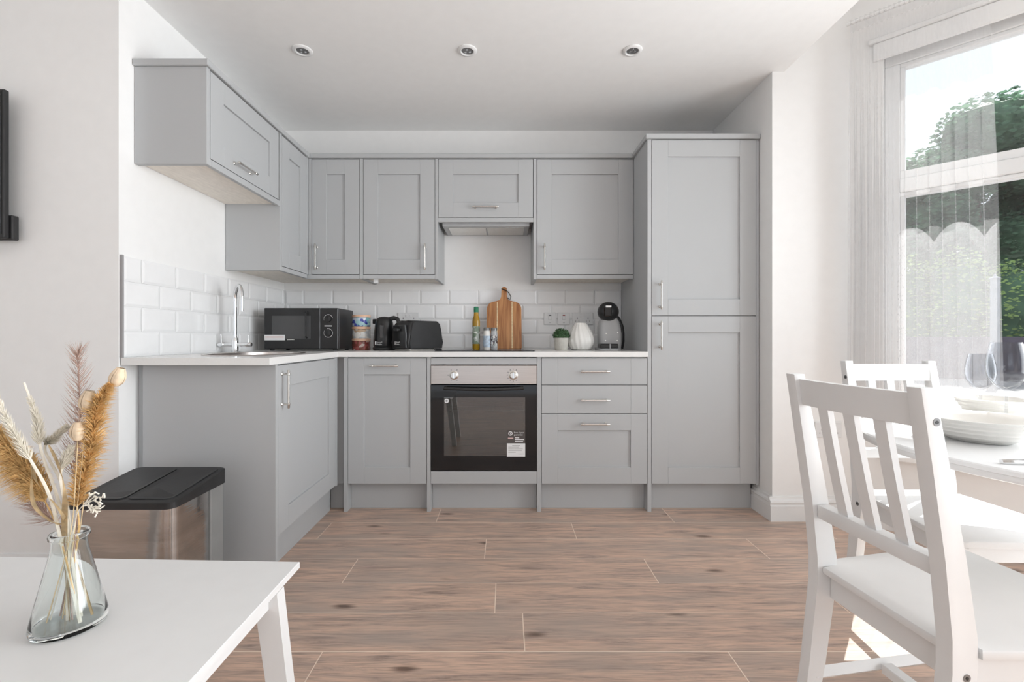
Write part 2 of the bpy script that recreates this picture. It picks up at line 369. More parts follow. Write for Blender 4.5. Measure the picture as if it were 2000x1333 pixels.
def window_frame(name, mk, W, nm):
    """mk(bm,t0,t1,o0,o1,z0,z1,bev) builds in the window's own axes"""
    fr = B()
    for a in ((0, W, 0.40, 0.47), (0, W, 2.415, 2.49), (0, 0.062, 0.47, 2.415), (W-0.062, W, 0.47, 2.415)): mk(fr, a[0], a[1], -0.13, -0.05, a[2], a[3], 0.004)
    w_ = struct(name, fr, 'upvc')
    tb = B(); mk(tb, 0.062, W-0.062, -0.125, -0.045, 1.745, 1.815, 0.004); obj('transom', tb, 'upvc', w_)
    for z0, z1, nm2 in ((1.815, 2.415, 'sash'), (0.47, 1.745, 'sash')):
        s = B(); q = 0.042
        for a in ((0.062, W-0.062, z0, z0+q), (0.062, W-0.062, z1-q*0.5, z1), (0.062, 0.062+q*0.5, z0+q, z1-q*0.5), (W-0.062-q*0.5, W-0.062, z0+q, z1-q*0.5)): mk(s, a[0], a[1], -0.11, -0.055, a[2], a[3], 0.003)
        so = obj(nm2, s, 'upvc', w_)
        p = B(); mk(p, 0.083, W-0.083, -0.086, -0.082, z0+q, z1-q*0.5, 0); obj('pane', p, 'pane_glass', so)
    sl = B(); mk(sl, -0.02, W+0.02, -0.13, 0.05, 0.365, 0.398, 0.006); obj('sill', sl, 'gloss_white', w_)
    return w_
T0 = 0.14
window_frame('window_1', lambda bm, t0, t1, o0, o1, z0, z1, bev: dbox(bm, T0+t0, T0+t1, o0, o1, z0, z1, bev), SL-T0, 1)
window_frame('window_2', lambda bm, t0, t1, o0, o1, z0, z1, bev: box(bm, ce.x-o1, ce.x-o0, ce.y-t1, ce.y-t0, z0, z1, bev), ce.y+2.4, 2)  # unseen bay front, drawn longer to hold the added rear fill lamp
# frame moulding above the splayed window
bm = B(); dbox(bm, 0.10, SL, 0.0, 0.018, 2.44, 2.53, 0.004); dbox(bm, 0.08, SL, 0.0, 0.032, 2.53, 2.555, 0.006)
struct('trim_1', bm, 'gloss_white')
# skirting
SK = [(0, 0), (0.020, 0), (0.020, 0.082), (0.0165, 0.087), (0.0165, 0.097), (0.020, 0.102), (0.017, 0.112), (0.009, 0.118), (0.007, 0.130), (0, 0.130)]
bm = B(); prism(bm, [(YN-a, z) for a, z in SK], 'x', XR-0.02, CX); struct('baseboard_right', bm, 'gloss_white')
bm = B(); prism(bm, [(XR-a, z) for a, z in SK], 'y', YN, 2.69); struct('baseboard_nib', bm, 'gloss_white')
bm = B(); prism(bm, [(YT-a, z) for a, z in SK], 'x', -3.2, XL+0.02); struct('baseboard_left', bm, 'gloss_white')
bm = B(); q = math.sqrt(.5)
b2 = prism(B(), [(a, z) for a, z in SK], 'x', 0, SL); b2.transform(Matrix(((q, -q, 0, CX), (-q, -q, 0, YN), (0, 0, 1, 0), (0, 0, 0, 1)))); struct('baseboard_bay', b2, 'gloss_white')
# --- metro tiles: each bevelled tile its own piece on the wall
TL, TH = 0.2025, 0.1020
def tile_mesh(kind, a0, a1, z0, z1):
    k = (kind, round(a1-a0, 4), round(z1-z0, 4))
    if k in mesh_cache: return mesh_cache[k]
    wd, h = a1-a0-0.002, z1-z0-0.002; e = 0.011
    bm = B(); pts = []
    for (u, v, d) in ((0, 0, 0), (wd, 0, 0), (wd, h, 0), (0, h, 0), (0, 0, .0045), (wd, 0, .0045), (wd, h, .0045), (0, h, .0045), (e, e, .008), (wd-e, e, .008), (wd-e, h-e, .008), (e, h-e, .008)):
        pts.append(bm.verts.new((u, -d, v) if kind == 'b' else (d, u, v)))
    for i in range(4):
        j = (i+1) % 4
        bm.faces.new((pts[i], pts[j], pts[4+j], pts[4+i])); bm.faces.new((pts[4+i], pts[4+j], pts[8+j], pts[8+i]))
    bm.faces.new(pts[8:12]); bmesh.ops.recalc_face_normals(bm, faces=bm.faces[:])
    me = bpy.data.meshes.new('tile'); bm.to_mesh(me); bm.free(); me.materials.append(MATS['tile']); mesh_cache[k] = me
    return me
def tiles(kind, start, lo, hi, par):
    for r in range(4):
        z1 = 1.322-TH*r; z0 = z1-TH
        z0 = max(z0, ZT+0.001)
        a = start+(TL/2 if r % 2 else 0)
        while a > lo: a -= TL
        while a < hi:
            p, q_ = max(a, lo), min(a+TL, hi)
            if q_-p > 0.015:
                o = bpy.data.objects.new('tile', tile_mesh(kind, p, q_, z0, z1)); C.objects.link(o); o.parent = par
                o.location = (p+0.001, YB-0.004, z0+0.001) if kind == 'b' else (XL+0.004, p+0.001, z0+0.001)
            a += TL
tiles('b', -1.001, XL+0.012, 0.803, wb); tiles('l', 2.35, YT+0.012, YB-0.012, wl)
obj('tile_bedding', box(B(), XL, 0.803, YB-0.0055, YB, ZT, 1.322), 'grout', wb)
obj('tile_bedding', box(B(), XL, XL+0.0055, YT+0.006, YB, ZT, 1.322), 'grout', wl)
obj('edge_trim', box(B(), XL, XL+0.012, YT+0.003, YT+0.012, ZT, 1.325, 0.001), 'ink_grey', wl)
# ------------------------------------------------------------------ kitchen units
def WX(F, u0, u1, v0, v1, w0, w1):
    ax, p = F
    return (u0, u1, p-v1, p-v0, w0, w1) if ax == 'Y' else (p+v0, p+v1, u0, u1, w0, w1)
def fbox(bm, F, u0, u1, v0, v1, w0, w1, bev=0.0): return box(bm, *WX(F, u0, u1, v0, v1, w0, w1), bev)
def FP(F, u, v, w_): return Vector((u, F[1]-v, w_)) if F[0] == 'Y' else Vector((F[1]+v, u, w_))
def handle(F, u, w_, vert, parent, L=0.165):
    bm = B(); ax = (0, 1) if vert else (1, 0)
    def P(s, v): return FP(F, u+ax[0]*s, v, w_+ax[1]*s)
    h = L/2
    tube(bm, [P(-h, .030), P(-h+.003, .030), P(-h+.012, .030), P(-h+.014, .030), P(-h+.022, .030), P(-h+.024, .030), P(h-.024, .030), P(h-.022, .030), P(h-.014, .030), P(h-.012, .030), P(h-.003, .030), P(h, .030)],
         [.0035, .0055, .0055, .0068, .0068, .0050, .0050, .0068, .0068, .0055, .0055, .0035], 12)
    for s in (-h+.018, h-.018): tube(bm, [P(s, -.0005), P(s, .003), P(s, .006), P(s, .030)], [.0075, .0075, .0045, .0045], 10)
    o = obj('handle', bm, 'nickel', parent, smooth=True); o['label'] = 'brushed nickel bar handle'
    return o
def door(F, u0, u1, w0, w1, par, hd=None, stile=0.092, rail=0.093, name='door', flat=False):
    g = 0.0016; u0 += g; u1 -= g; w0 += g; w1 -= g; bv = 0.0010
    bm = B()
    fbox(bm, F, u0, u0+stile, -.021, 0, w0, w1, bv); fbox(bm, F, u1-stile, u1, -.021, 0, w0, w1, bv)
    if flat: fbox(bm, F, u0+stile, u1-stile, -.021, -.0006, w0, w1, bv)
    else:
        fbox(bm, F, u0+stile, u1-stile, -.021, 0, w0, w0+rail, bv); fbox(bm, F, u0+stile, u1-stile, -.021, 0, w1-rail, w1, bv)
    d = obj(name, bm, 'grey_paint', par)
    if not flat:
        bm = B(); fbox(bm, F, u0+stile, u1-stile, -.019, -.0100, w0+rail, w1-rail)
        obj('panel', bm, 'grey_paint', d)
    if hd: handle(F, hd[1], hd[2], hd[0] == 'v', d)
    return d
def part(name, F, u0, u1, v0, v1, w0, w1, par, mat='grey_paint', bev=0.001):
    return obj(name, fbox(B(), F, u0, u1, v0, v1, w0, w1, bev), mat, par)
FY, FX = ('Y', YF), ('X', XF)
WY, WXF = ('Y', YW), ('X', XW)
DB, DT = 0.158, 0.876
dep = YB-YF
ROW = 'grey shaker kitchen units'
# base unit on the left run (sink unit)
t = thing('base_cabinet', 'grey shaker sink base cabinet below the sink, with plain end panel behind the bin', 'cabinet', (-1.25, 2.25, 0), ROW)
part('carcass', FX, 1.937, 2.60, XL+0.002-XF, -.0225, 0.152, 0.880, t)
part('end_panel', FX, 1.917, 1.936, XL+0.13-0.095-XF, 0, 0.0, 0.881, t)
door(FX, 1.937, 2.592, DB, DT, t, ('v', 1.966, 0.772))
part('corner_post', FX, 2.594, 2.618, -.04, 0, 0.152, 0.880, t)
part('plinth', FX, 1.937, 2.64, -.068, -.05, 0, 0.151, t)
# door unit left of oven
t = thing('base_cabinet', 'narrow grey shaker base cabinet with one door, left of the oven', 'cabinet', (-0.67, 2.9, 0), ROW)
part('carcass', FY, -0.898, -0.451, -dep+.002, -.0225, 0.152, 0.880, t)
part('side_panel', FY, -0.923, -0.9005, -dep+.002, 0, 0, 0.881, t)
part('corner_filler', FY, -1.05, -0.9245, -.05, -.03, 0.152, 0.880, t)
door(FY, -0.900, -0.450, DB, DT, t, ('h', -0.688, 0.832))
part('plinth', FY, -0.8995, -0.4495, -.078, -.06, 0, 0.151, t)
part('plinth', FY, -1.02, -0.9245, -.078, -.06, 0, 0.151, t)
# oven housing
t = thing('oven_housing', 'grey cabinet surround framing the built-in oven', 'cabinet', (-0.125, 2.9, 0), ROW)
part('side_panel', FY, -0.449, -0.4275, -dep+.002, 0, 0, 0.881, t); part('side_panel', FY, 0.1775, 0.2005, -dep+.002, 0, 0, 0.881, t)
part('top_rail', FY, -0.4262, 0.1762, -.02, 0, 0.838, 0.876, t); part('bottom_rail', FY, -0.4262, 0.1762, -.02, 0, 0.160, 0.231, t)
part('shelf', FY, -0.4265, 0.1765, -.55, -.0225, 0.155, 0.228, t)
part('plinth', FY, -0.4265, 0.1765, -.078, -.06, 0, 0.151, t)
# drawers
t = thing('drawer_unit', 'grey three-drawer base cabinet between the oven and the tall cupboard', 'cabinet', (0.5, 2.9, 0), ROW)
part('carcass', FY, 0.203, 0.803, -dep+.002, -.0225, 0.152, 0.880, t)
door(FY, 0.202, 0.804, 0.722, DT, t, ('h', 0.504, 0.800), name='drawer', flat=True)
door(FY, 0.202, 0.804, 0.558, 0.7215, t, ('h', 0.504, 0.638), name='drawer', flat=True)
door(FY, 0.202, 0.804, DB, 0.5575, t, ('h', 0.504, 0.503), name='drawer')
part('plinth', FY, 0.2015, 0.8045, -.078, -.06, 0, 0.151, t)
# tall larder
t = thing('tall_cabinet', 'tall grey larder cupboard with two shaker doors beside the white nib wall', 'cabinet', (1.12, 2.9, 0), ROW)
part('carcass', FY, 0.829, 1.441, -dep+.002, -.0225, 0.152, 2.118, t)
part('side_panel', FY, 0.805, 0.828, -dep+.002, 0, 0, 2.120, t)
door(FY, 0.829, 1.424, 1.116, 2.117, t, ('v', 0.876, 1.231)); door(FY, 0.829, 1.424, DB, 1.1155, t, ('v', 0.876, 1.004))
part('filler', FY, 1.425, 1.441, -.022, -.004, 0.152, 2.118, t)
part('plinth', FY, 0.8285, 1.423, -.078, -.06, 0, 0.151, t)
# wall units
WBZ, WTZ = 1.362, 2.118
dw = YB-YW
t = thing('wall_cabinet', 'wide horizontal grey wall cabinet at the left end, above the sink tap', 'cabinet', (-1.40, 2.22, 1.718), ROW)
part('carcass', WXF, 1.938, 2.534, XL+.002-XW, -.0225, 1.740, WTZ, t)
part('end_panel', WXF, 1.915, 1.937, XL+.002-XW, 0, 1.715, 2.120, t)
part('bottom_rail', WXF, 1.9375, 2.534, -.02, 0, 1.715, 1.744, t)
o = part('underside_board', WXF, 1.9375, 2.534, XL+.002-XW, -.021, 1.727, 1.7395, t, 'pale_board'); o['label'] = 'pale unpainted wooden underside'
door(WXF, 1.939, 2.522, 1.7455, 2.117, t, ('h', 2.172, 1.790))
t = thing('corner_wall_cabinet', 'grey corner wall cabinet with two narrow doors meeting above the microwave', 'cabinet', (-1.35, 2.95, WBZ), ROW)
part('carcass', WXF, 2.559, YB-.002, XL+.002-XW, -.0225, 1.385, WTZ, t)
part('carcass', WY, XW-.02, -0.914, -dw+.002, -.0225, 1.385, WTZ, t)
part('end_panel', WXF, 2.5355, 2.558, XL+.002-XW, 0, WBZ, 2.120, t)
part('bottom_rail', WXF, 2.5585, 2.883, -.02, 0, WBZ, 1.387, t); part('bottom_rail', WY, XW-.02, -0.9225, -.02, 0, WBZ, 1.387, t)
part('corner_post', WXF, 2.876, 2.903, -.02, 0, 1.388, 2.120, t); part('corner_post', WY, XW, XW+.018, -.02, 0, 1.388, 2.120, t)
o = part('underside_board', WXF, 2.5585, YB-.004, XL+.002-XW, -.0215, 1.372, 1.3845, t, 'pale_board'); o = part('underside_board', WY, XW-.02, -0.914, -dw+.004, -.0215, 1.372, 1.3845, t, 'pale_board')
door(WXF, 2.560, 2.875, 1.3885, 2.117, t, stile=0.085); door(WY, -1.224, -0.9225, 1.3885, 2.117, t, ('v', -1.190, 1.497))
part('side_panel', WY, -0.921, -0.9005, -dw+.002, 0, WBZ, 2.120, t)
t = thing('wall_cabinet', 'single-door grey wall cabinet left of the extractor, above kettle and toaster', 'cabinet', (-0.67, 3.05, WBZ), ROW)
part('carcass', WY, -0.899, -0.447, -dw+.002, -.0225, 1.385, WTZ, t); part('side_panel', WY, -0.446, -0.428, -dw+.002, 0, WBZ-.004, 2.120, t)
part('bottom_rail', WY, -0.8995, -0.4465, -.02, 0, WBZ, 1.387, t); part('underside_board', WY, -0.8995, -0.4465, -dw+.004, -.021, 1.372, 1.3845, t, 'pale_board')
door(WY, -0.8995, -0.447, 1.3885, 2.117, t, ('v', -0.506, 1.497))
bm = B(); box(bm, -0.84, -0.815, YW+0.02, YW+0.05, 1.338, 1.372, .002); obj('bracket', bm, 'white_plastic', t)
t = thing('extractor_cabinet', 'short grey wall cabinet hiding the extractor hood above the hob', 'cabinet', (-0.125, 3.05, 1.70), ROW)
part('carcass', WY, -0.4275, 0.1735, -dw+.002, -.0225, 1.748, WTZ, t)
part('bottom_rail', WY, -0.4275, 0.1735, -.02, 0, 1.720, 1.7475, t)
bm = B(); fbox(bm, WY, -0.405, 0.151, -dw+.003, -.03, 1.700, 1.7475, .003); ho = obj('extractor_hood', bm, 'machine_grey', t); ho['label'] = 'grey metal extractor hood'
bm = B(); fbox(bm, WY, -0.37, -0.13, -dw+.04, -.06, 1.696, 1.701, .001); obj('filter', bm, 'nickel', ho); bm = B(); fbox(bm, WY, -0.12, 0.12, -dw+.04, -.06, 1.696, 1.701, .001); obj('filter', bm, 'nickel', ho)
door(WY, -0.4265, 0.1725, 1.7485, 2.117, t, ('h', -0.127, 1.810))
t = thing('wall_cabinet', 'single-door grey wall cabinet right of the extractor, above plant and coffee machine', 'cabinet', (0.5, 3.05, WBZ), ROW)
part('carcass', WY, 0.195, 0.8, -dw+.002, -.0225, 1.385, WTZ, t); part('side_panel', WY, 0.174, 0.194, -dw+.002, 0, WBZ-.004, 2.120, t)
part('bottom_rail', WY, 0.1945, 0.8035, -.02, 0, WBZ, 1.387, t); part('underside_board', WY, 0.1945, 0.8035, -dw+.004, -.021, 1.372, 1.3845, t, 'pale_board')
door(WY, 0.1955, 0.8035, 1.3885, 2.117, t, ('v', 0.242, 1.497))
# cornice
bm = B()
def corn(x0, x1, y0, y1): box(bm, x0, x1, y0, y1, 2.1205, 2.148, .003)
corn(XL+.002, XW+.012, 1.903, YB-.002); corn(XW+.0125, 0.7925, YW-.014, YB-.002); corn(0.793, 1.4435, YF-.014, YB-.002)
tag(obj('cornice', bm, 'grey_paint'), 'flat grey cornice board running along the tops of all cupboards', 'moulding')
# ------------------------------------------------------------------ worktop with sink
SC, SRX, SRY = (-1.228, 2.275), 0.205, 0.285
WFX, WFY = -0.946, 2.602
outer = [(XL+.006, YT+.004), (WFX, YT+.004), (WFX, WFY), (0.8035, WFY), (0.8035, YB-.006), (XL+.006, YB-.006)]
hole = [(SC[0]+(SRX-.012)*math.cos(2*PI*k/40), SC[1]+(SRY-.012)*math.sin(2*PI*k/40)) for k in range(40)]
bm = B(); P = outer+hole
tri = tessellate_polygon([[Vector((x, y, 0)) for x, y in outer], [Vector((x, y, 0)) for x, y in hole]])
vt = [bm.verts.new((x, y, ZT)) for x, y in P]; vb = [bm.verts.new((x, y, 0.882)) for x, y in P]
for a in tri:
    bm.faces.new([vt[i] for i in a]); bm.faces.new([vb[i] for i in a][::-1])
def skirt(i0, n):
    for k in range(n):
        a, b_ = i0+k, i0+(k+1) % n; bm.faces.new((vt[a], vt[b_], vb[b_], vb[a]))
skirt(0, 6); skirt(6, 40)
tag(obj('worktop', bm, 'quartz'), 'white L-shaped kitchen worktop on the grey base cabinets', 'worktop')
t = thing('sink', 'oval stainless inset sink in the left worktop', 'sink', (SC[0], SC[1], ZT))
bm = B(); lathe(bm, [(1.0, ZT+.0005), (.99, ZT+.003), (.94, ZT+.0035), (.91, ZT+.001), (.90, ZT-.02), (.87, ZT-.13), (.75, ZT-.16), (0, ZT-.165)], (SC[0], SC[1], 0), 48, SRX, SRY)
obj('bowl', bm, 'steel', t, True)
bm = B(); lathe(bm, [(.03, ZT-.1635), (.028, ZT-.161), (0, ZT-.160)], (SC[0], SC[1], 0), 20); obj('waste', bm, 'chrome', t, True)
# tap
tx, ty = -1.44, 2.45
t = thing('kitchen_tap', 'chrome swan-neck mixer tap with two lever handles by the sink', 'tap', (tx, ty, ZT))
bm = B(); lathe(bm, [(0, ZT), (.024, ZT), (.024, ZT+.006), (.016, ZT+.010), (.016, ZT+.02), (.0165, ZT+.06), (.014, ZT+.075), (.011, ZT+.08), (0, ZT+.08)], (tx, ty, 0), 20)
tube(bm, [(tx-.088, ty, ZT+.043), (tx-.084, ty, ZT+.043), (tx-.058, ty, ZT+.043), (tx-.056, ty, ZT+.043), (tx+.056, ty, ZT+.043), (tx+.058, ty, ZT+.043), (tx+.084, ty, ZT+.043), (tx+.088, ty, ZT+.043)], [.010, .0125, .0125, .0105, .0105, .0125, .0125, .010], 16)
obj('body', bm, 'chrome', t, True)
bm = B(); sdir = Vector((0.70, -0.714, 0)); pts = [Vector((tx, ty, ZT+.07)), Vector((tx, ty, ZT+.27))]
R_ = .062
for k in range(1, 13):
    a = PI*k/12; pts.append(Vector((tx, ty, ZT+.29))+sdir*(R_-R_*math.cos(a))+Vector((0, 0, R_*math.sin(a))))
pts.append(pts[-1]-Vector((0, 0, .075)))
tube(bm, pts, .0095, 14); obj('spout', bm, 'chrome', t, True)
for s in (-1, 1):
    bm = B(); tube(bm, [(tx+s*.073, ty, ZT+.05), (tx+s*.073, ty, ZT+.075), (tx+s*.074, ty-.003, ZT+.098)], [.0035, .003, .0025], 10); obj('lever', bm, 'chrome', t, True)
# ------------------------------------------------------------------ oven and hob
t = thing('oven', 'built-in electric oven with stainless control strip and black glass door', 'oven', (-0.125, 2.9, 0.235))
part('control_panel', FY, -0.4255, 0.1755, -.03, .004, 0.727, 0.8325, t, 'steel', .0015)
for i, ux in enumerate((-0.294, 0.042)):
    bm = B(); tube(bm, [(ux, YF-.004, .778), (ux, YF-.010, .778), (ux, YF-.012, .778), (ux, YF-.027, .778), (ux, YF-.029, .778)], [.026, .026, .021, .0185, .016], 24)
    k = obj('knob', bm, 'nickel', t, True)
    bm = B(); box(bm, ux-.003, ux+.003, YF-.0345, YF-.028, .762, .795, .001); obj('pointer', bm, 'chrome', k)
    bm = B()
    for j in range(9 if i else 5):
        a = math.radians(60+j*(30 if i else 60)); x, z = ux+.034*math.cos(a), .778+.034*math.sin(a)
        box(bm, x-.0022, x+.0022, YF-.0046, YF-.0038, z-.0022, z+.0022)
    obj('marking', bm, 'dark_grey', t)['kind'] = 'stuff'
bm = B(); ox0, ox1, oz0, oz1 = -0.4255, 0.1755, 0.236, 0.7215
wx0, wx1, wz0, wz1 = -0.352, 0.110, 0.318, 0.652
for a in ((ox0, wx0, oz0, oz1), (wx1, ox1, oz0, oz1), (wx0, wx1, oz0, wz0), (wx0, wx1, wz1, oz1)): box(bm, a[0], a[1], YF-.003, YF+.03, a[2], a[3])
dr = obj('door', bm, 'black_gloss', t)
bm = B(); box(bm, wx0, wx1, YF-.001, YF+.002, wz0, wz1); obj('door_glass', bm, 'oven_glass', dr)
bm = B(); pts = [(-0.35+.45*k/14, YF-.020-.012*math.sin(PI*k/14), 0.706-.006*math.sin(PI*k/14)) for k in range(15)]
tube(bm, pts, .009, 10)
for x in (-.34, .09): tube(bm, [(x, YF-.003, .708), (x, YF-.022, .706)], .008, 8)
obj('handle', bm, 'black_satin', dr, True)
bm = B()
box(bm, -.37, .12, YF+.40, YF+.41, .28, .67); box(bm, -.375, -.37, YF+.03, YF+.41, .28, .67); box(bm, .12, .125, YF+.03, YF+.41, .28, .67); box(bm, -.375, .125, YF+.03, YF+.41, .275, .28); box(bm, -.375, .125, YF+.03, YF+.41, .67, .675)
obj('cavity', bm, 'oven_enamel', t)
bm = B()
for k in range(25): x = -.365+.48*k/24; cyl(bm, (x, YF+.05, .57), (x, YF+.39, .57), .0018, 6)
for y in (.05, .22, .39): cyl(bm, (-.368, YF+y, .567), (.118, YF+y, .567), .0028, 6)
obj('wire_shelf', bm, 'chrome', t)
for sx in (-.366, .115):
    bm = B()
    for z in (.36, .42, .48, .545, .60, .64): cyl(bm, (sx, YF+.06, z), (sx, YF+.38, z), .0025, 6)
    for y in (.07, .37): cyl(bm, (sx, YF+y, .34), (sx, YF+y, .65), .0025, 6)
    obj('side_rack', bm, 'chrome', t)
bm = B(); tube(bm, [(-.336, YF-.0032, .632), (-.336, YF-.0042, .632)], .0125, 24); st = obj('sticker', bm, 'paper_white', t)
bm = B(); tube(bm, [(-.336, YF-.0043, .632), (-.336, YF-.0047, .632)], .006, 16); obj('sticker_print', bm, 'ink_grey', st)
gx0, gx1 = 0.006, 0.110
bm = B(); box(bm, gx0, gx1, YF-.0042, YF-.0032, .391, .464); gs = obj('guarantee_sticker', bm, 'label_dark', t); gs['label'] = 'dark and white guarantee sticker'
bm = B(); box(bm, gx0, gx1, YF-.0042, YF-.0032, .315, .3905); obj('sticker_foot', bm, 'paper_white', gs)
text('lettering', 'Free 2 year\nguarantee', .0125, (gx0+.040, YF-.0045, .448), 'paper_white', gs)
bm = B(); box(bm, gx0+.006, gx0+.036, YF-.0046, YF-.0042, .418, .423); obj('print_line', bm, 'pink_print', gs)
for x1, z in ((.070, .420), (.098, .410), (.092, .400)): obj('print_line', box(B(), gx0+.045, gx0+x1, YF-.0046, YF-.0042, z, z+.005), 'paper_white', gs)
bm = B(); lathe(bm, [(.008, 0), (.012, 0), (.012, .0006), (.008, .0006)], (0, 0, 0), 20, close=True); box(bm, -.0018, .0018, -.005, .005, 0, .0006); bm.transform(Matrix.Translation((gx0+.020, YF-.0042, .447)) @ Matrix.Rotation(PI/2, 4, 'X')); obj('emblem', bm, 'paper_white', gs)
bm = B()
for k, (a, b_) in enumerate(((.03, .075), (.008, .07), (.008, .09), (.008, .085), (.008, .05), (.065, .096))): box(bm, gx0+a, gx0+b_, YF-.0046, YF-.0042, .378-.0098*k, .380-.0098*k)
obj('small_print', bm, 'ink_grey', gs)['kind'] = 'stuff'
t = thing('hob', 'flat black glass hob let into the worktop above the oven', 'hob', (-0.125, 2.9, ZT))
obj('glass_top', box(B(), -0.412, 0.168, 2.665, 3.165, ZT+.0003, ZT+.0045, .0015), 'black_gloss', t)
for x, y, r in ((-.27, 2.80, .09), (.03, 2.80, .075), (-.27, 3.03, .07), (.03, 3.03, .09)):
    bm = B(); lathe(bm, [(r-.002, ZT+.0045), (r-.002, ZT+.0049), (r, ZT+.0049), (r, ZT+.0045)], (x, y, 0), 40, close=True); obj('ring_mark', bm, 'ink_grey', t)
HZ = ZT+.0046
# ------------------------------------------------------------------ worktop things
mx0, mx1, my0, my1, mz0, mz1 = -1.443, -1.003, 2.75, 3.03, .922, 1.168
t = thing('microwave', 'black microwave oven with two dials in the worktop corner', 'microwave', (-1.22, 2.9, ZT))
obj('case', box(B(), mx0, mx1, my0+.02, my1, mz0, mz1, .004), 'black_satin', t)
F = ('Y', my0)
d = obj('door', box(B(), mx0, -1.108, my0, my0+.02, mz0+.003, mz1, .003), 'black_plastic', t)
obj('window', box(B(), -1.396, -1.165, my0-.001, my0+.001, .985, 1.122), 'dark_grey', d)
bm = B(); tube(bm, [(-1.187, my0-.002, .99), (-1.187, my0-.018, 1.0), (-1.187, my0-.018, 1.135), (-1.187, my0-.002, 1.145)], .005, 8); obj('handle', bm, 'black_satin', d, True)
obj('sticker', box(B(), mx0+.003, -1.318, my0-.0016, my0-.0005, .975, 1.008), 'paper_white', d)
bm = B()
for k in range(3): box(bm, mx0+.008, -1.325, my0-.002, my0-.0016, .982+.008*k, .984+.008*k)
obj('sticker_print', bm, 'pink_print', d)['kind'] = 'stuff'
obj('badge', box(B(), -1.305, -1.262, my0-.0012, my0-.0003, .977, .981), 'nickel', d)
cp = obj('control_panel', box(B(), -1.1075, mx1, my0, my0+.02, mz0+.003, mz1, .003), 'black_plastic', t)
obj('badge', box(B(), -1.082, -1.038, my0-.0012, my0-.0003, 1.058, 1.064), 'paper_white', cp)
for i, z in enumerate((1.103, 1.019)):
    bm = B(); tube(bm, [(-1.060, my0, z), (-1.060, my0-.012, z), (-1.060, my0-.014, z)], [.020, .018, .015], 20); box(bm, -1.062, -1.058, my0-.020, my0-.012, z-.016, z+.016, .001); obj('dial', bm, 'black_satin', cp, True)
    bm = B(); a0, a1 = (10, 200) if i == 0 else (-215, 105)
    pts = [(-1.060+.026*math.cos(math.radians(a0+(a1-a0)*k/24)), my0-.0008, z+.026*math.sin(math.radians(a0+(a1-a0)*k/24))) for k in range(25)]
    tube(bm, pts, .0012, 5); obj('dial_scale', bm, 'paper_white', cp)
for x in (mx0+.03, mx1-.03):
    for y in (my0+.04, my1-.04): obj('foot', cyl(B(), (x, y, ZT), (x, y, mz0+.001), .012, 10), 'black_satin', t)
# stacked canisters
cz = ZT; prints = [('print_red', 'bottom of three stacked canisters, brown-red print with copper rims', 0), ('print_white', 'middle of three stacked canisters, white print with copper rims', 1), ('print_blue', 'top of three stacked canisters, blue and teal print with copper rims', 2)]
for pn, lb, i in prints:
    x, y, r, h = -0.925, 2.95, .0565, .0745; z = ZT+i*h
    t = thing('canister', lb, 'canister', (x, y, z), 'stacked canisters beside the microwave')
    bm = B(); lathe(bm, [(0, z+.0003), (r-.001, z+.0003), (r, z+.004), (r, z+.055), (r-.003, z+.0585), (0, z+.0585)], (x, y, 0), 36); obj('body', bm, pn, t, True)
    bm = B(); lathe(bm, [(0, z+.0588), (r+.001, z+.0588), (r+.0015, z+.070), (r-.001, z+.074), (0, z+.074)], (x, y, 0), 36); obj('lid', bm, 'copper', t, True)
# kettle
kx, ky = -0.765, 2.90
t = thing('kettle', 'black plastic jug kettle between the canisters and the toaster', 'kettle', (kx, ky, ZT))
bm = B(); lathe(bm, [(0, ZT+.001), (.066, ZT+.001), (.070, ZT+.006), (.070, ZT+.016), (.066, ZT+.020), (0, ZT+.020)], (kx, ky, 0), 36); obj('power_base', bm, 'black_satin', t, True)
bm = B(); lathe(bm, [(0, ZT+.0205), (.062, ZT+.0205), (.066, ZT+.03), (.066, ZT+.07), (.062, ZT+.12), (.056, ZT+.165), (.051, ZT+.185), (.045, ZT+.198), (.03, ZT+.208), (0, ZT+.212)], (kx, ky, 0), 40); kb = obj('body', bm, 'black_plastic', t, True)
bm = B(); prism(bm, [(kx-.040, ky-.020), (kx-.072, ky-.006), (kx-.072, ky+.006), (kx-.040, ky+.020)], 'z', ZT+.165, ZT+.196, .004); obj('spout', bm, 'black_plastic', t)
bm = B(); tube(bm, [(kx+.035, ky, ZT+.196), (kx+.06, ky, ZT+.203), (kx+.084, ky, ZT+.196), (kx+.094, ky, ZT+.165), (kx+.092, ky, ZT+.11), (kx+.082, ky, ZT+.065), (kx+.06, ky, ZT+.045)], [.014, .014, .013, .012, .011, .011, .013], 12); obj('handle', bm, 'black_satin', t, True)
bm = B(); box(bm, kx-.012, kx+.012, ky-.0675, ky-.055, ZT+.075, ZT+.155, .003); obj('water_window', bm, 'dark_grey', t)
text('lettering', 'Russell\nHobbs', .0125, (kx-.030, ky-.0668, ZT+.047), 'paper_white', t)
bm = B(); box(bm, kx-.040, kx-.034, ky-.0665, ky-.0595, ZT+.036, ZT+.056); obj('logo', bm, 'paper_white', t)
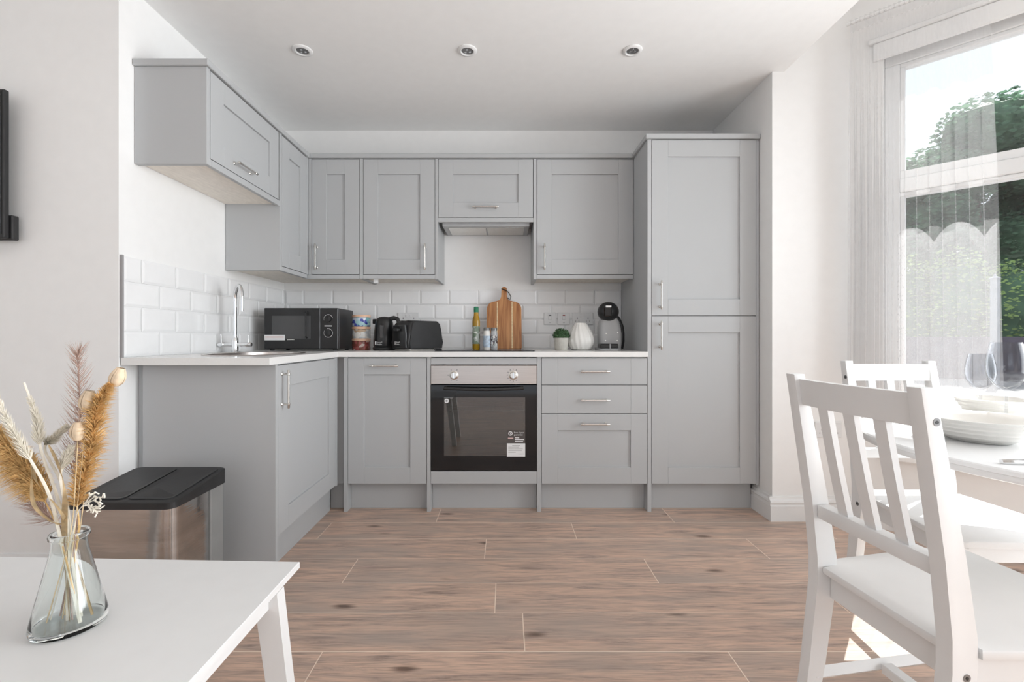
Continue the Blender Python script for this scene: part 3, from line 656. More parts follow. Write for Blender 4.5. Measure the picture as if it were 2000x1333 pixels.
# toaster
qx, qy = -0.548, 2.865
t = thing('toaster', 'black two-slot toaster standing at an angle beside the kettle', 'toaster', (qx, qy, ZT), rz=math.radians(50))
L_, W_, H_ = .135, .082, .182
prof = [(-L_, .012), (-L_-.002, .05), (-L_+.006, .12), (-L_+.02, .165), (-L_+.045, H_), (L_-.045, H_), (L_-.02, .165), (L_-.006, .12), (L_+.002, .05), (L_, .012)]
bm = B(); prism(bm, prof, 'y', -W_, W_, .012, 3); obj('shell', bm, 'black_satin', t, True, local=True)
bm = B(); prism(bm, [(x*.93, z*.985+.001) for x, z in prof], 'y', -W_-.006, -W_+.002, .003, 1); obj('side_panel', bm, 'black_satin', t, True, local=True)
bm = B(); prism(bm, [(-.066, .02), (.066, .02), (.066, .10), (.055, .155), (-.055, .155), (-.066, .10)], 'x', -L_-.010, -L_+.012, .006, 2); obj('end_cap', bm, 'black_plastic', t, True, local=True)
for s in (-.03, .03):
    obj('slot', box(B(), -.1, .1, s-.012, s+.012, H_-.0005, H_+.001), 'dark_grey', t, local=True)
obj('lever', box(B(), -L_-.035, -L_-.009, -.018, .018, .118, .134, .004, 2), 'black_satin', t, local=True)
bm = B(); box(bm, -L_+.02, L_-.02, -W_+.01, W_-.01, 0, .013, .003); obj('base', bm, 'nickel', t, local=True)
o = text('lettering', 'Russell\nHobbs', .0125, (0, 0, 0), 'paper_white', None, rot=(PI/2, 0, -PI/2)); o.parent = t; o.location = (-L_-.0105, .024, .048)
o = obj('logo', box(B(), -L_-.0108, -L_-.0100, .030, .036, .036, .056), 'paper_white', t, local=True)
bm = B(); tube(bm, [(qx+.12, qy-.12, ZT+.012), (qx+.145, qy-.11, ZT+.011), (qx+.16, qy-.095, ZT+.007)], [.005, .008, .006], 8); tag(obj('cable_tidy', bm, 'black_satin', smooth=True), 'small black loop of flex on the worktop beside the toaster', 'cable')
# switches and sockets
def plate(name, label, cat, F, u, w_, dbl, kind, group=None):
    hw = .073 if dbl else .043
    t = thing(name, label, cat, FP(F, u, 0, w_-.043), group)
    bm = B(); fbox(bm, F, u-hw, u+hw, 0.0003, .009, w_-.043, w_+.043, .003); obj('plate', bm, 'white_plastic', t)
    if kind == 'switch':
        bm = B(); fbox(bm, F, u-.011, u+.011, .009, .0125, w_-.006, w_+.020, .0015); obj('rocker', bm, 'white_plastic', t)
        bm = B(); fbox(bm, F, u-.008, u+.008, .009, .0135, w_+.020, w_+.027, .001); obj('indicator', bm, 'dark_grey' if 'left' in label else 'red_neon', t)
        bm = B(); fbox(bm, F, u-.006, u+.006, .009, .0094, w_-.030, w_-.027); obj('marking', bm, 'ink_grey', t)
    else:
        for s in ((-1, 1) if dbl else (0,)):
            c = u+s*.037
            bm = B(); fbox(bm, F, c-.0025, c+.0025, .0088, .0094, w_-.002, w_+.007); fbox(bm, F, c-.014, c-.008, .0088, .0094, w_-.019, w_-.015); fbox(bm, F, c+.008, c+.014, .0088, .0094, w_-.019, w_-.015); obj('pin_holes', bm, 'label_dark', t)['kind'] = 'stuff'
            bm = B(); fbox(bm, F, u+s*.014-.007, u+s*.014+.007, .009, .0125, w_+.010, w_+.030, .0015); obj('rocker', bm, 'white_plastic', t)
FB = ('Y', YB-.012)
plate('fused_switch', 'white fused switch plate left of its red-lit neighbour on the tiles', 'switch', FB, .306, 1.122, False, 'switch', 'plates on the tiles')
plate('fused_switch', 'white switch plate with red indicator beside the double socket', 'switch', FB, .402, 1.122, False, 'switch', 'plates on the tiles')
plate('double_socket', 'white double socket on the tiles above the ribbed vase', 'socket', FB, .532, 1.122, True, 'socket', 'plates on the tiles')
plate('double_socket', 'white double socket on the tiles behind kettle and toaster', 'socket', FB, -.675, 1.122, True, 'socket', 'plates on the tiles')
plate('wall_socket', 'white double socket low on the wall behind the near dining chair', 'socket', ('Y', YN), 1.745, .492, True, 'socket')
# oil bottle
x, y = -.187, 2.90
t = thing('oil_bottle', 'glass bottle of golden oil with green cap in front of the chopping board', 'bottle', (x, y, HZ))
bm = B(); lathe(bm, [(0, HZ), (.0215, HZ), (.0235, HZ+.004), (.0235, HZ+.125), (.0245, HZ+.150), (.0245, HZ+.175), (.021, HZ+.195), (.0155, HZ+.212), (.0145, HZ+.235), (0, HZ+.235)], (x, y, 0), 28); obj('glass', bm, 'oil', t, True)
bm = B(); lathe(bm, [(.024, HZ+.035), (.0243, HZ+.036), (.0243, HZ+.155), (.024, HZ+.156)], (x, y, 0), 28); obj('label', bm, 'label_oil', t, True)
bm = B(); lathe(bm, [(.015, HZ+.233), (.0155, HZ+.238), (.0150, HZ+.265), (.013, HZ+.268), (0, HZ+.268)], (x, y, 0), 24); obj('cap', bm, 'bottle_green', t, True)
for i, (x, y, mt, lb) in enumerate(((-.119, 2.87, 'salt_label', 'small glass jar with pale blue label next to the oil bottle'), (-.074, 2.88, 'print_spice', 'small spice jar with dark speckled contents in front of the chopping board'))):
    t = thing('spice_jar', lb, 'jar', (x, y, HZ), 'spice jars on the hob')
    bm = B(); lathe(bm, [(0, HZ), (.0200, HZ), (.0215, HZ+.004), (.0215, HZ+.095), (.0195, HZ+.110), (.0185, HZ+.118), (0, HZ+.118)], (x, y, 0), 24); obj('body', bm, 'machine_grey' if i else 'ceramic', t, True)
    bm = B(); lathe(bm, [(.0217, HZ+.015), (.0220, HZ+.016), (.0220, HZ+.085), (.0217, HZ+.086)], (x, y, 0), 24); obj('label', bm, mt, t, True)
    bm = B(); lathe(bm, [(0, HZ+.1185), (.0205, HZ+.1185), (.0205, HZ+.135), (.019, HZ+.137), (0, HZ+.137)], (x, y, 0), 24); obj('lid', bm, 'lamp_dark', t, True)
# chopping board leaning on the tiles
t = thing('chopping_board', 'tall wooden paddle chopping board with handle leaning on the tiles behind the hob', 'chopping board', (0, 3.02, HZ))
out = []
for k in range(9): a = math.radians(-90-90*k/8); out.append((-.117+.01+.01*math.cos(a), .01+.01*math.sin(a)))
for k in range(9): a = math.radians(180-90*k/8); out.append((-.117+.055+.055*math.cos(a), .275+.055*math.sin(a)))
out += [(-.045, .331), (-.030, .336), (-.022, .348), (-.020, .365), (-.018, .405)]
for k in range(1, 8): a = math.radians(180-22.5*k); out.append((.020*math.cos(a), .415+.020*math.sin(a)))
out += [(-x_, z_) for x_, z_ in out[17:23][::-1]]
out += [(-x_, z_) for x_, z_ in out[:17][::-1]]
cl = []
for p in out:
    if not cl or (Vector(p)-Vector(cl[-1])).length > 1e-5: cl.append(p)
BL = 5; 
t.rotation_euler = (math.radians(-14.5), 0, 0); t.location = (-.012, 3.045, HZ+.002)
bm = B(); prism(bm, cl, 'y', 0, .018, .003, 2); obj('board', bm, 'acacia', t, True, local=True)
for xs, wd in ((-.045, .006), (.054, .007), (.098, .006)):
    pass
bm = B(); box(bm, -.049, -.043, -.0006, .0002, .004, .325); obj('pale_stave', bm, 'straw', t, local=True); bm = B(); box(bm, .050, .058, -.0006, .0002, .004, .325); obj('pale_stave', bm, 'straw', t, local=True)
bm = B(); tube(bm, [(-.018, -.004, .418), (0, -.006, .412), (.014, -.008, .405), (.034, -.010, .385), (.046, -.010, .360), (.040, -.008, .338), (.024, -.006, .352)], .0028, 8); obj('cord', bm, 'string', t, True, local=True)
# little pot plant
x, y = .345, 2.87
t = thing('pot_plant', 'small green artificial plant in a pale cement pot', 'plant', (x, y, ZT))
bm = B(); lathe(bm, [(0, ZT), (.038, ZT), (.040, ZT+.003), (.046, ZT+.075), (.046, ZT+.078), (.041, ZT+.078), (.040, ZT+.066), (0, ZT+.064)], (x, y, 0), 28); obj('pot', bm, 'pot_cement', t, True)
V, Fc = [], []
rnd = random.Random(3)
for k in range(900):
    u = rnd.uniform(-.35, 1); a = rnd.uniform(0, 2*PI); s = math.sqrt(max(0, 1-u*u))
    d = Vector((s*math.cos(a), s*math.sin(a), u)); c = Vector((x, y, ZT+.092))+Vector((d.x*.054, d.y*.054, d.z*.046))*rnd.uniform(.75, 1)
    uu, vv = frame_of(d+Vector((rnd.gauss(0, .5), rnd.gauss(0, .5), rnd.gauss(0, .5)))); i = len(V); r = rnd.uniform(.0035, .006)
    V += [c-uu*r, c+vv*r*.6+d*.002, c+uu*r, c-vv*r*.6+d*.002]; Fc.append((i, i+1, i+2, i+3))
me = bpy.data.meshes.new('foliage'); me.from_pydata(V, [], Fc); me.materials.append(MATS['leaf_green']); o = bpy.data.objects.new('foliage', me); C.objects.link(o); o.parent = t; o.location = -t.location; o['kind'] = 'stuff'
bm = B(); bmesh.ops.create_icosphere(bm, subdivisions=2, radius=1); bm.transform(Matrix.Translation((x, y, ZT+.090)) @ Matrix.Diagonal((.046, .046, .038, 1))); obj('foliage_core', bm, 'leaf_green', t)
# ribbed gourd vase
x, y = .470, 2.90
t = thing('ribbed_vase', 'white gourd-shaped ceramic vase with swirling ribs', 'vase', (x, y, ZT))
bm = B(); prof = [(.046, 0), (.066, .008), (.082, .035), (.087, .060), (.083, .085), (.070, .115), (.054, .140), (.043, .158), (.036, .168), (.030, .172), (.026, .165), (.024, .14)]
rings = []; n = 96
for r, z in prof:
    ring = []
    for k in range(n):
        a = 2*PI*k/n; am = .060*min(1, z/.03+.2)
        rr = r*(1-am*abs(math.sin(8*a+16*z))**0.9+am*.5)
        ring.append(bm.verts.new((x+rr*math.cos(a), y+rr*math.sin(a), ZT+z)))
    rings.append(ring)
for a, b_ in zip(rings, rings[1:]):
    for k in range(n): bm.faces.new((a[k], a[(k+1) % n], b_[(k+1) % n], b_[k]))
bm.faces.new(rings[0][::-1]); bm.faces.new(rings[-1]); obj('body', bm, 'ceramic', t, True)
# capsule coffee machine
x, y = .655, 2.90
t = thing('coffee_machine', 'grey capsule coffee machine with round black head, next to the tall cupboard', 'coffee machine', (x, y, ZT))
bm = B(); prism(bm, rrect(x-.082, x+.052, y-.10, y+.10, .03), 'z', ZT+.0005, ZT+.014, .003); obj('base', bm, 'machine_grey', t, True)
bm = B(); box(bm, x-.080, x+.030, y-.098, y-.02, ZT+.014, ZT+.042, .004); dt = obj('drip_tray', bm, 'black_plastic', t)
bm = B(); box(bm, x-.024, x-.018, y-.0995, y-.0975, ZT+.014, ZT+.042); obj('rib', bm, 'machine_grey', dt)
bm = B(); rows = []
body = [(-.070, .062, .014), (-.070, .066, .05), (-.070, .066, .10), (-.070, .060, .145), (-.064, .050, .180), (-.052, .034, .205)]
rg = []
for a, b_, z in body:
    rg.append([bm.verts.new((x+p, y+q_, ZT+z)) for p, q_ in rrect(a, b_, -.055, .075, .028, 5)])
for a, b_ in zip(rg, rg[1:]):
    for k in range(len(a)): bm.faces.new((a[k], a[(k+1) % len(a)], b_[(k+1) % len(b_)], b_[k]))
bm.faces.new(rg[0][::-1]); bm.faces.new(rg[-1]); obj('body', bm, 'machine_grey', t, True)
bm = B(); bmesh.ops.create_uvsphere(bm, u_segments=32, v_segments=18, radius=1); bm.transform(Matrix.Translation((x-.018, y-.03, ZT+.240)) @ Matrix.Diagonal((.066, .066, .062, 1))); hd = obj('head', bm, 'black_plastic', t, True)
bm = B(); box(bm, x-.055, x-.005, y-.097, y-.07, ZT+.205, ZT+.270, .008, 2); obj('capsule_holder', bm, 'black_gloss', hd)
bm = B(); box(bm, x-.048, x-.012, y-.102, y-.092, ZT+.262, ZT+.276, .003); obj('lever', bm, 'chrome', hd)
bm = B(); tube(bm, [(x+.03, y+.02, ZT+.235), (x+.062, y+.02, ZT+.19), (x+.078, y+.02, ZT+.15), (x+.083, y+.02, ZT+.11), (x+.078, y+.02, ZT+.06), (x+.068, y+.02, ZT+.012)], [.014, .013, .013, .014, .020, .022], 12); obj('water_tank', bm, 'black_plastic', t, True)
bm = B()
for a, b_ in ((-.04, .06), (.032, .06), (-.036, .105), (.036, .11)): tube(bm, [(x+a, y-.054, ZT+b_), (x+a, y-.0575, ZT+b_)], .0035, 8)
obj('screw_cap', bm, 'nickel', t)['kind'] = 'stuff'
# ------------------------------------------------------------------ ceiling downlights
for i, (x, lb) in enumerate(((-1.02, 'leftmost of the three recessed ceiling spotlights'), (-.193, 'middle one of the three recessed ceiling spotlights'), (.635, 'rightmost of the three recessed ceiling spotlights'))):
    y = 2.312
    t = thing('ceiling_downlight', lb+', white ring with grey lamp', 'downlight', (x, y, ZC), 'ceiling downlights')
    bm = B(); lathe(bm, [(.048, ZC-.0003), (.048, ZC-.004), (.045, ZC-.007), (.034, ZC-.009), (.031, ZC-.007), (.030, ZC-.0003)], (x, y, 0), 36, close=True); obj('ring', bm, 'gloss_white', t, True)
    bm = B(); lathe(bm, [(0, ZC-.0055), (.012, ZC-.0055), (.0302, ZC-.003), (.0302, ZC-.0005), (0, ZC-.0005)], (x, y, 0), 28); lp = obj('lamp', bm, 'lamp_dark', t, True)
    bm = B()
    for q_ in range(3): a = q_*2.09+.4; tube(bm, [(x+.013*math.cos(a), y+.013*math.sin(a), ZC-.0045), (x+.013*math.cos(a), y+.013*math.sin(a), ZC-.007)], .006, 10)
    obj('lens', bm, 'chrome', lp, True)['kind'] = 'stuff'
# ------------------------------------------------------------------ TV on the left
t = thing('television', 'black flat television on the left wall, cut by the picture edge', 'television', (-2.46, 1.80, 1.37))
obj('screen_case', box(B(), -2.98, -1.933, 1.775, 1.795, 1.378, 1.952, .003), 'black_satin', t)
obj('screen', box(B(), -2.97, -1.943, 1.7735, 1.7755, 1.392, 1.942), 'black_gloss', t)
obj('back_housing', box(B(), -2.85, -1.922, 1.795, 1.822, 1.374, 1.470, .004), 'black_satin', t)
obj('wall_bracket', box(B(), -2.62, -2.30, 1.795, 1.8395, 1.55, 1.78, .004), 'dark_grey', t)
# ------------------------------------------------------------------ pedal bin
t = thing('recycling_bin', 'stainless steel bin with black split lid by the end of the base cabinets', 'bin', (-1.25, 1.64, 0))
bx0, bx1, by0, by1 = -1.405, -1.085, 1.50, 1.775
bm = B(); prism(bm, rrect(bx0, bx1, by0, by1-.07, .035, 6), 'z', .02, .437); obj('body', bm, 'mirror_steel', t, True)
bm = B(); box(bm, bx0+.004, bx1-.002, by1-.075, by1, .0, .44, .004); obj('rear_frame', bm, 'bin_grey', t)
bm = B(); prism(bm, rrect(bx0-.002, bx1+.002, by0-.003, by1-.07, .035, 6), 'z', 0, .022); obj('base_rim', bm, 'black_satin', t, True)
bm = B(); pl = rrect(bx0-.02, bx1+.012, by0-.018, by1+.008, .03, 6)
lo = [bm.verts.new((a, b_, .438)) for a, b_ in pl]
def ltop(a, b_): return .463+.030*max(0, min(1, (b_-by0)/(by1-by0)))
mid = [bm.verts.new((a, b_, ltop(a, b_)-.004)) for a, b_ in pl]
cxm, cym = (bx0+bx1)/2, (by0+by1)/2
hi = [bm.verts.new((cxm+(a-cxm)*.965, cym+(b_-cym)*.965, ltop(a, b_))) for a, b_ in pl]
n = len(pl)
for a, b_ in ((lo, mid), (mid, hi)):
    for k in range(n): bm.faces.new((a[k], a[(k+1) % n], b_[(k+1) % n], b_[k]))
bm.faces.new(hi); bm.faces.new(lo[::-1]); ld = obj('lid_rim', bm, 'black_satin', t, True)
for s, nm in ((0, 'lid'), (1, 'lid')):
    x0, x1 = (bx0-.005, cxm-.0035) if s == 0 else (cxm+.0035, bx1-.006)
    pl = rrect(x0, x1, by0+.002, by1-.01, .022, 5); bm = B()
    a_ = [bm.verts.new((p, q_, ltop(p, q_)-.003)) for p, q_ in pl]; cx2 = (x0+x1)/2
    c_ = [bm.verts.new((p, q_, ltop(p, q_)+.004)) for p, q_ in pl]
    b2_ = [bm.verts.new((cx2+(p-cx2)*.8, cym+(q_-cym)*.85, ltop(p, q_)+.0015)) for p, q_ in pl]
    for A_, B_ in ((a_, c_), (c_, b2_)):
        for k in range(len(pl)): bm.faces.new((A_[k], A_[(k+1) % len(pl)], B_[(k+1) % len(pl)], B_[k]))
    bm.faces.new(b2_); obj(nm, bm, 'black_satin', t, True)
# ------------------------------------------------------------------ coffee table
TZ = .45
t = thing('coffee_table', 'low white coffee table holding the glass vase of dried flowers', 'table', (-.95, .84, 0))
bm = B(); prism(bm, [(-1.42, .57), (-.499, .565), (-.499, 1.116), (-1.42, 1.148)], 'z', TZ-.016, TZ, .0015, 1); obj('tabletop', bm, 'gloss_white', t)
def leg4(cx, cy, sx):
    bm = B(); pts = []
    for z, k in ((TZ-.0165, 0), (0, 1)):
        dx = sx*.055*k; wt = .026-.006*k
        pts.append([bm.verts.new((cx+dx+a*wt, cy+b_*.016, z)) for a, b_ in ((-1, -1), (1, -1), (1, 1), (-1, 1))])
    for k in range(4): bm.faces.new((pts[0][k], pts[0][(k+1) % 4], pts[1][(k+1) % 4], pts[1][k]))
    bm.faces.new(pts[0]); bm.faces.new(pts[1][::-1]); return obj('leg', bm, 'gloss_white', t)
for cx, cy, sx in ((-.525, 1.02, 1), (-.525, .64, 1), (-1.39, 1.05, -1), (-1.39, .64, -1)): leg4(cx, cy, sx)
obj('side_rail', box(B(), -.533, -.517, .655, 1.005, TZ-.05, TZ-.0165), 'gloss_white', t); obj('side_rail', box(B(), -1.398, -1.382, .655, 1.035, TZ-.05, TZ-.0165), 'gloss_white', t)
# ------------------------------------------------------------------ glass vase and dried stems
VX, VY = -.822, .868
t = thing('glass_vase', 'clear conical glass bottle vase on the coffee table', 'vase', (VX, VY, TZ))
bm = B()
vp = [(0, .0004), (.050, .0004), (.0555, .004), (.057, .010), (.0555, .020), (.050, .045), (.041, .085), (.033, .120), (.0275, .145), (.0255, .160), (.0265, .166), (.0300, .169), (.0305, .174), (.0290, .178), (.0250, .178), (.0235, .172), (.0232, .160), (.0252, .145), (.0307, .120), (.0385, .085), (.0472, .045), (.0525, .022), (.052, .013), (.045, .010), (0, .010)]
lathe(bm, [(r, TZ+z) for r, z in vp], (VX, VY, 0), 40); obj('glass', bm, 'vase_glass', t, True)
def at(px, py, Y): return Vector(((px-988)*Y/900, Y, EYE-(py-659)*Y/900))
rnd = random.Random(11)
def bez(pts, n=24):
    """Catmull-Rom through points"""
    P = [pts[0]]+pts+[pts[-1]]; out = []
    for i in range(1, len(P)-2):
        for k in range(n):
            s = k/n; a, b_, c_, d = P[i-1], P[i], P[i+1], P[i+2]
            out.append(0.5*((2*b_)+(c_-a)*s+(2*a-5*b_+4*c_-d)*s*s+(3*b_-a-3*c_+d)*s**3))
    out.append(P[-2]); return out
ROOTS = [(-.012, .008), (.014, .010), (.010, -.012), (-.016, -.006), (.0, .016), (.020, -.002), (-.008, -.016), (.004, .004), (.016, -.014), (-.02, .01), (.0, -.006)]
ri = [0]
NECK = Vector((VX, VY, TZ+.172))
def rooted(pts, side):
    r = ROOTS[ri[0] % len(ROOTS)]; ri[0] += 1
    low = Vector((VX-side*.026+r[0]*.6, VY+r[1], TZ+.014)); nk = NECK+Vector((side*.011, r[1]*.6, 0))
    return [low, nk]+pts
def hairs(path, i0, i1, n, ln, wd, ang, droop=0.0, clump=0.0):
    V, Fc = [], []
    for _ in range(n):
        f = rnd.random(); i = int(i0+(i1-i0)*f); i = min(i, len(path)-2)
        p = path[i].lerp(path[i+1], rnd.random()); d = (path[i+1]-path[i]).normalized(); u, v = frame_of(d)
        a = rnd.uniform(0, 2*PI); o_ = (u*math.cos(a)+v*math.sin(a))
        prof = math.sin(PI*min(1, .12+.88*f)**.75)**.6 if clump else 1-.55*f
        l = ln*rnd.uniform(.6, 1.1)*max(.25, prof)
        dr = (d*math.cos(ang)+o_*math.sin(ang)).normalized()
        m_ = p+dr*l*.55; e = p+dr*l+Vector((0, 0, -droop*l))+d*l*.15
        s = dr.cross(Vector((rnd.gauss(0, 1), rnd.gauss(0, 1), rnd.gauss(0, 1)))).normalized()*wd
        k = len(V); V += [p-s, p+s, m_+s*.8, m_-s*.8, e]; Fc += [(k, k+1, k+2, k+3), (k+3, k+2, k+4)]
    return V, Fc
def stuffmesh(name, V, Fc, mat, par):
    me = bpy.data.meshes.new(name); me.from_pydata(V, [], Fc); me.materials.append(MATS[mat]); o = bpy.data.objects.new(name, me); C.objects.link(o)
    o.parent = par; o.location = -par.location; o['kind'] = 'stuff'; return o
def stem_thing(name, label, path, mat, r, group='dried stems in the glass vase'):
    t = thing(name, label, 'dried flower', path[0], group)
    bm = B(); n = len(path); tube(bm, path[::3]+([path[-1]] if (n-1) % 3 else []), [r*(1-.5*k/(n/3)) for k in range(len(path[::3])+(1 if (n-1) % 3 else 0))], 6); obj('stem', bm, mat, t, True); return t
# 1 brown feather grass, upright
p = bez(rooted([at(148, 930, .88), at(156, 830, .89), at(152, 688, .90)], .7)); t = stem_thing('feather_plume', 'tall brown feathery plume rising behind the buds', p, 'feather_brown', .0016)
V, Fc = hairs(p, 46, len(p)-1, 560, .062, .0005, .72); stuffmesh('barbs', V, Fc, 'feather_brown', t)
# 2 golden grass plume on the right
p = bez(rooted([at(152, 975, .86), at(178, 880, .85), at(190, 800, .84), at(214, 752, .84)], 1)); t = stem_thing('grass_plume', 'dense golden grass plume leaning right beside the bin lid', p, 'straw_gold', .0016)
V, Fc = hairs(p, 42, len(p)-1, 2200, .046, .0007, .70, .40, 1); stuffmesh('seed_head', V, Fc, 'straw_gold', t)
# 3 golden plume at the left
p = bez(rooted([at(85, 975, .86), at(40, 905, .86), at(-15, 830, .86)], -1)); t = stem_thing('grass_plume', 'bushy golden grass plume drooping at the left picture edge', p, 'straw_gold', .0016)
V, Fc = hairs(p, 46, len(p)-1, 3600, .060, .0006, .8, .55, 1); stuffmesh('seed_head', V, Fc, 'straw_gold', t)
# 4 brown feather to the lower left
p = bez(rooted([at(95, 1010, .88), at(70, 985, .88), at(40, 950, .89)], -.8)); t = stem_thing('feather_plume', 'short brown feathery plume low on the left of the bunch', p, 'feather_brown', .0014)
V, Fc = hairs(p, 34, len(p)-1, 420, .050, .0004, .7); stuffmesh('barbs', V, Fc, 'feather_brown', t)
# 5 buds on thin stems
for k, (bxp, byp, Y, r, mid) in enumerate(((228, 742, .85, .0135, (180, 880)), (172, 790, .84, .0145, (160, 900)), (152, 848, .83, .0125, (148, 930)))):
    top = at(bxp, byp, Y)
    p = bez(rooted([at(mid[0], mid[1], Y), top], .9)); t = stem_thing('dried_bud', ['cream bud on the longest thin stem, farthest right of the three', 'plump cream bud, middle in height of the three', 'lowest of the three cream buds, square-topped'][k], p, 'straw', .0011)
    bm = B(); d = (p[-1]-p[-6]).normalized(); u, v = frame_of(d)
    for q_ in range(8):
        a = 2*PI*q_/8; rows = []
        for h in range(6):
            f = h/5; rr = r*(.18+.80*math.sin(PI*(.10+.78*f**.8)))*(1 if q_ % 2 else .86)
            rows.append([top+d*(r*2.6*(f-.35))+(u*math.cos(a+s*.55)+v*math.sin(a+s*.55))*rr*(1-.12*s*s) for s in (-1, -.5, 0, .5, 1)])
        rows_mesh(bm, rows)
    obj('bud', bm, 'bud_cream', t, True)
# 6 pale wheat-like spikes with twisted stalks
for k, (pp, side, h0, lb) in enumerate((
    ([at(108, 960, .84), at(80, 880, .83), at(72, 820, .83), at(47, 748, .83)], -.6, .62, 'pale bristly spike with curled tip, tallest on the left'),
    ([at(95, 965, .82), at(60, 900, .81), at(20, 835, .80), at(-8, 775, .80)], -.9, .60, 'pale bristly spike leaning out to the left edge'),
    ([at(122, 950, .85), at(88, 880, .85), at(104, 858, .84), at(128, 836, .84)], -.4, .66, 'short pale spike bending right in the middle of the bunch'),
    ([at(126, 985, .84), at(118, 930, .83), at(128, 900, .83), at(137, 878, .83)], -.1, .66, 'smallest pale spike, low in the middle of the bunch'))):
    p = bez(rooted(pp, side)); t = stem_thing('bristle_spike', lb, p, 'straw_pale', .0032)
    n = len(p); V, Fc = hairs(p, int(n*h0), int(n*.9) if k == 0 else n-1, 760, .021, .0007, .60); stuffmesh('bristles', V, Fc, 'straw_pale', t)
# 7 curling straw ribbons
for k, (pp, side, lb) in enumerate((
    ([at(118, 1000, .83), at(70, 940, .82), at(62, 900, .82), at(25, 870, .82), at(2, 835, .82)], -.8, 'broad straw-coloured blade curving to the left edge'),
    ([at(100, 1020, .83), at(66, 985, .82), at(62, 920, .82), at(66, 885, .82)], -1, 'straw-coloured blade with a kink, rising on the left'),
    ([at(126, 960, .82), at(112, 905, .82), at(95, 870, .82)], -.2, 'straight straw-coloured blade in the centre of the bunch'))):
    p = bez(rooted(pp, side), 12); t = thing('straw_blade', lb, 'dried flower', p[0], 'dried stems in the glass vase'); n = len(p); rows = []
    for i, q_ in enumerate(p):
        f = i/(n-1); wd = .0045*math.sin(PI*min(1, .15+f*.85))+.0012; a = f*5+k; rows.append([q_+Vector((math.cos(a), math.sin(a)*.4, .3))*wd*s+Vector((0, .0012*(1-s*s), 0)) for s in (-1, 0, 1)])
    bm = B(); rows_mesh(bm, rows); bmesh.ops.solidify(bm, geom=bm.faces[:], thickness=.0006); obj('blade', bm, 'straw', t, True)
# 8 small pale branching sprig on the right
p = bez(rooted([at(150, 1005, .83), at(165, 985, .82)], .8)); t = stem_thing('seed_sprig', 'tiny pale branching sprig in front of the bin', p, 'straw_pale', .0012)
bm = B()
for ex, ey in ((205, 972), (200, 985), (190, 1003), (186, 962), (178, 998), (196, 994)):
    e = at(ex, ey, .81); m_ = p[-1].lerp(e, .5)+Vector((0, 0, rnd.uniform(-.006, .008))); tube(bm, [p[-1], m_, e], [.0012, .001, .0014], 5)
    for s in range(5):
        c_ = m_.lerp(e, s/4); d = Vector((rnd.gauss(0, 1), rnd.gauss(0, .6), rnd.gauss(0, 1))).normalized(); tube(bm, [c_, c_+d*.007], [.001, .0013], 5)
obj('branches', bm, 'straw_pale', t, True)
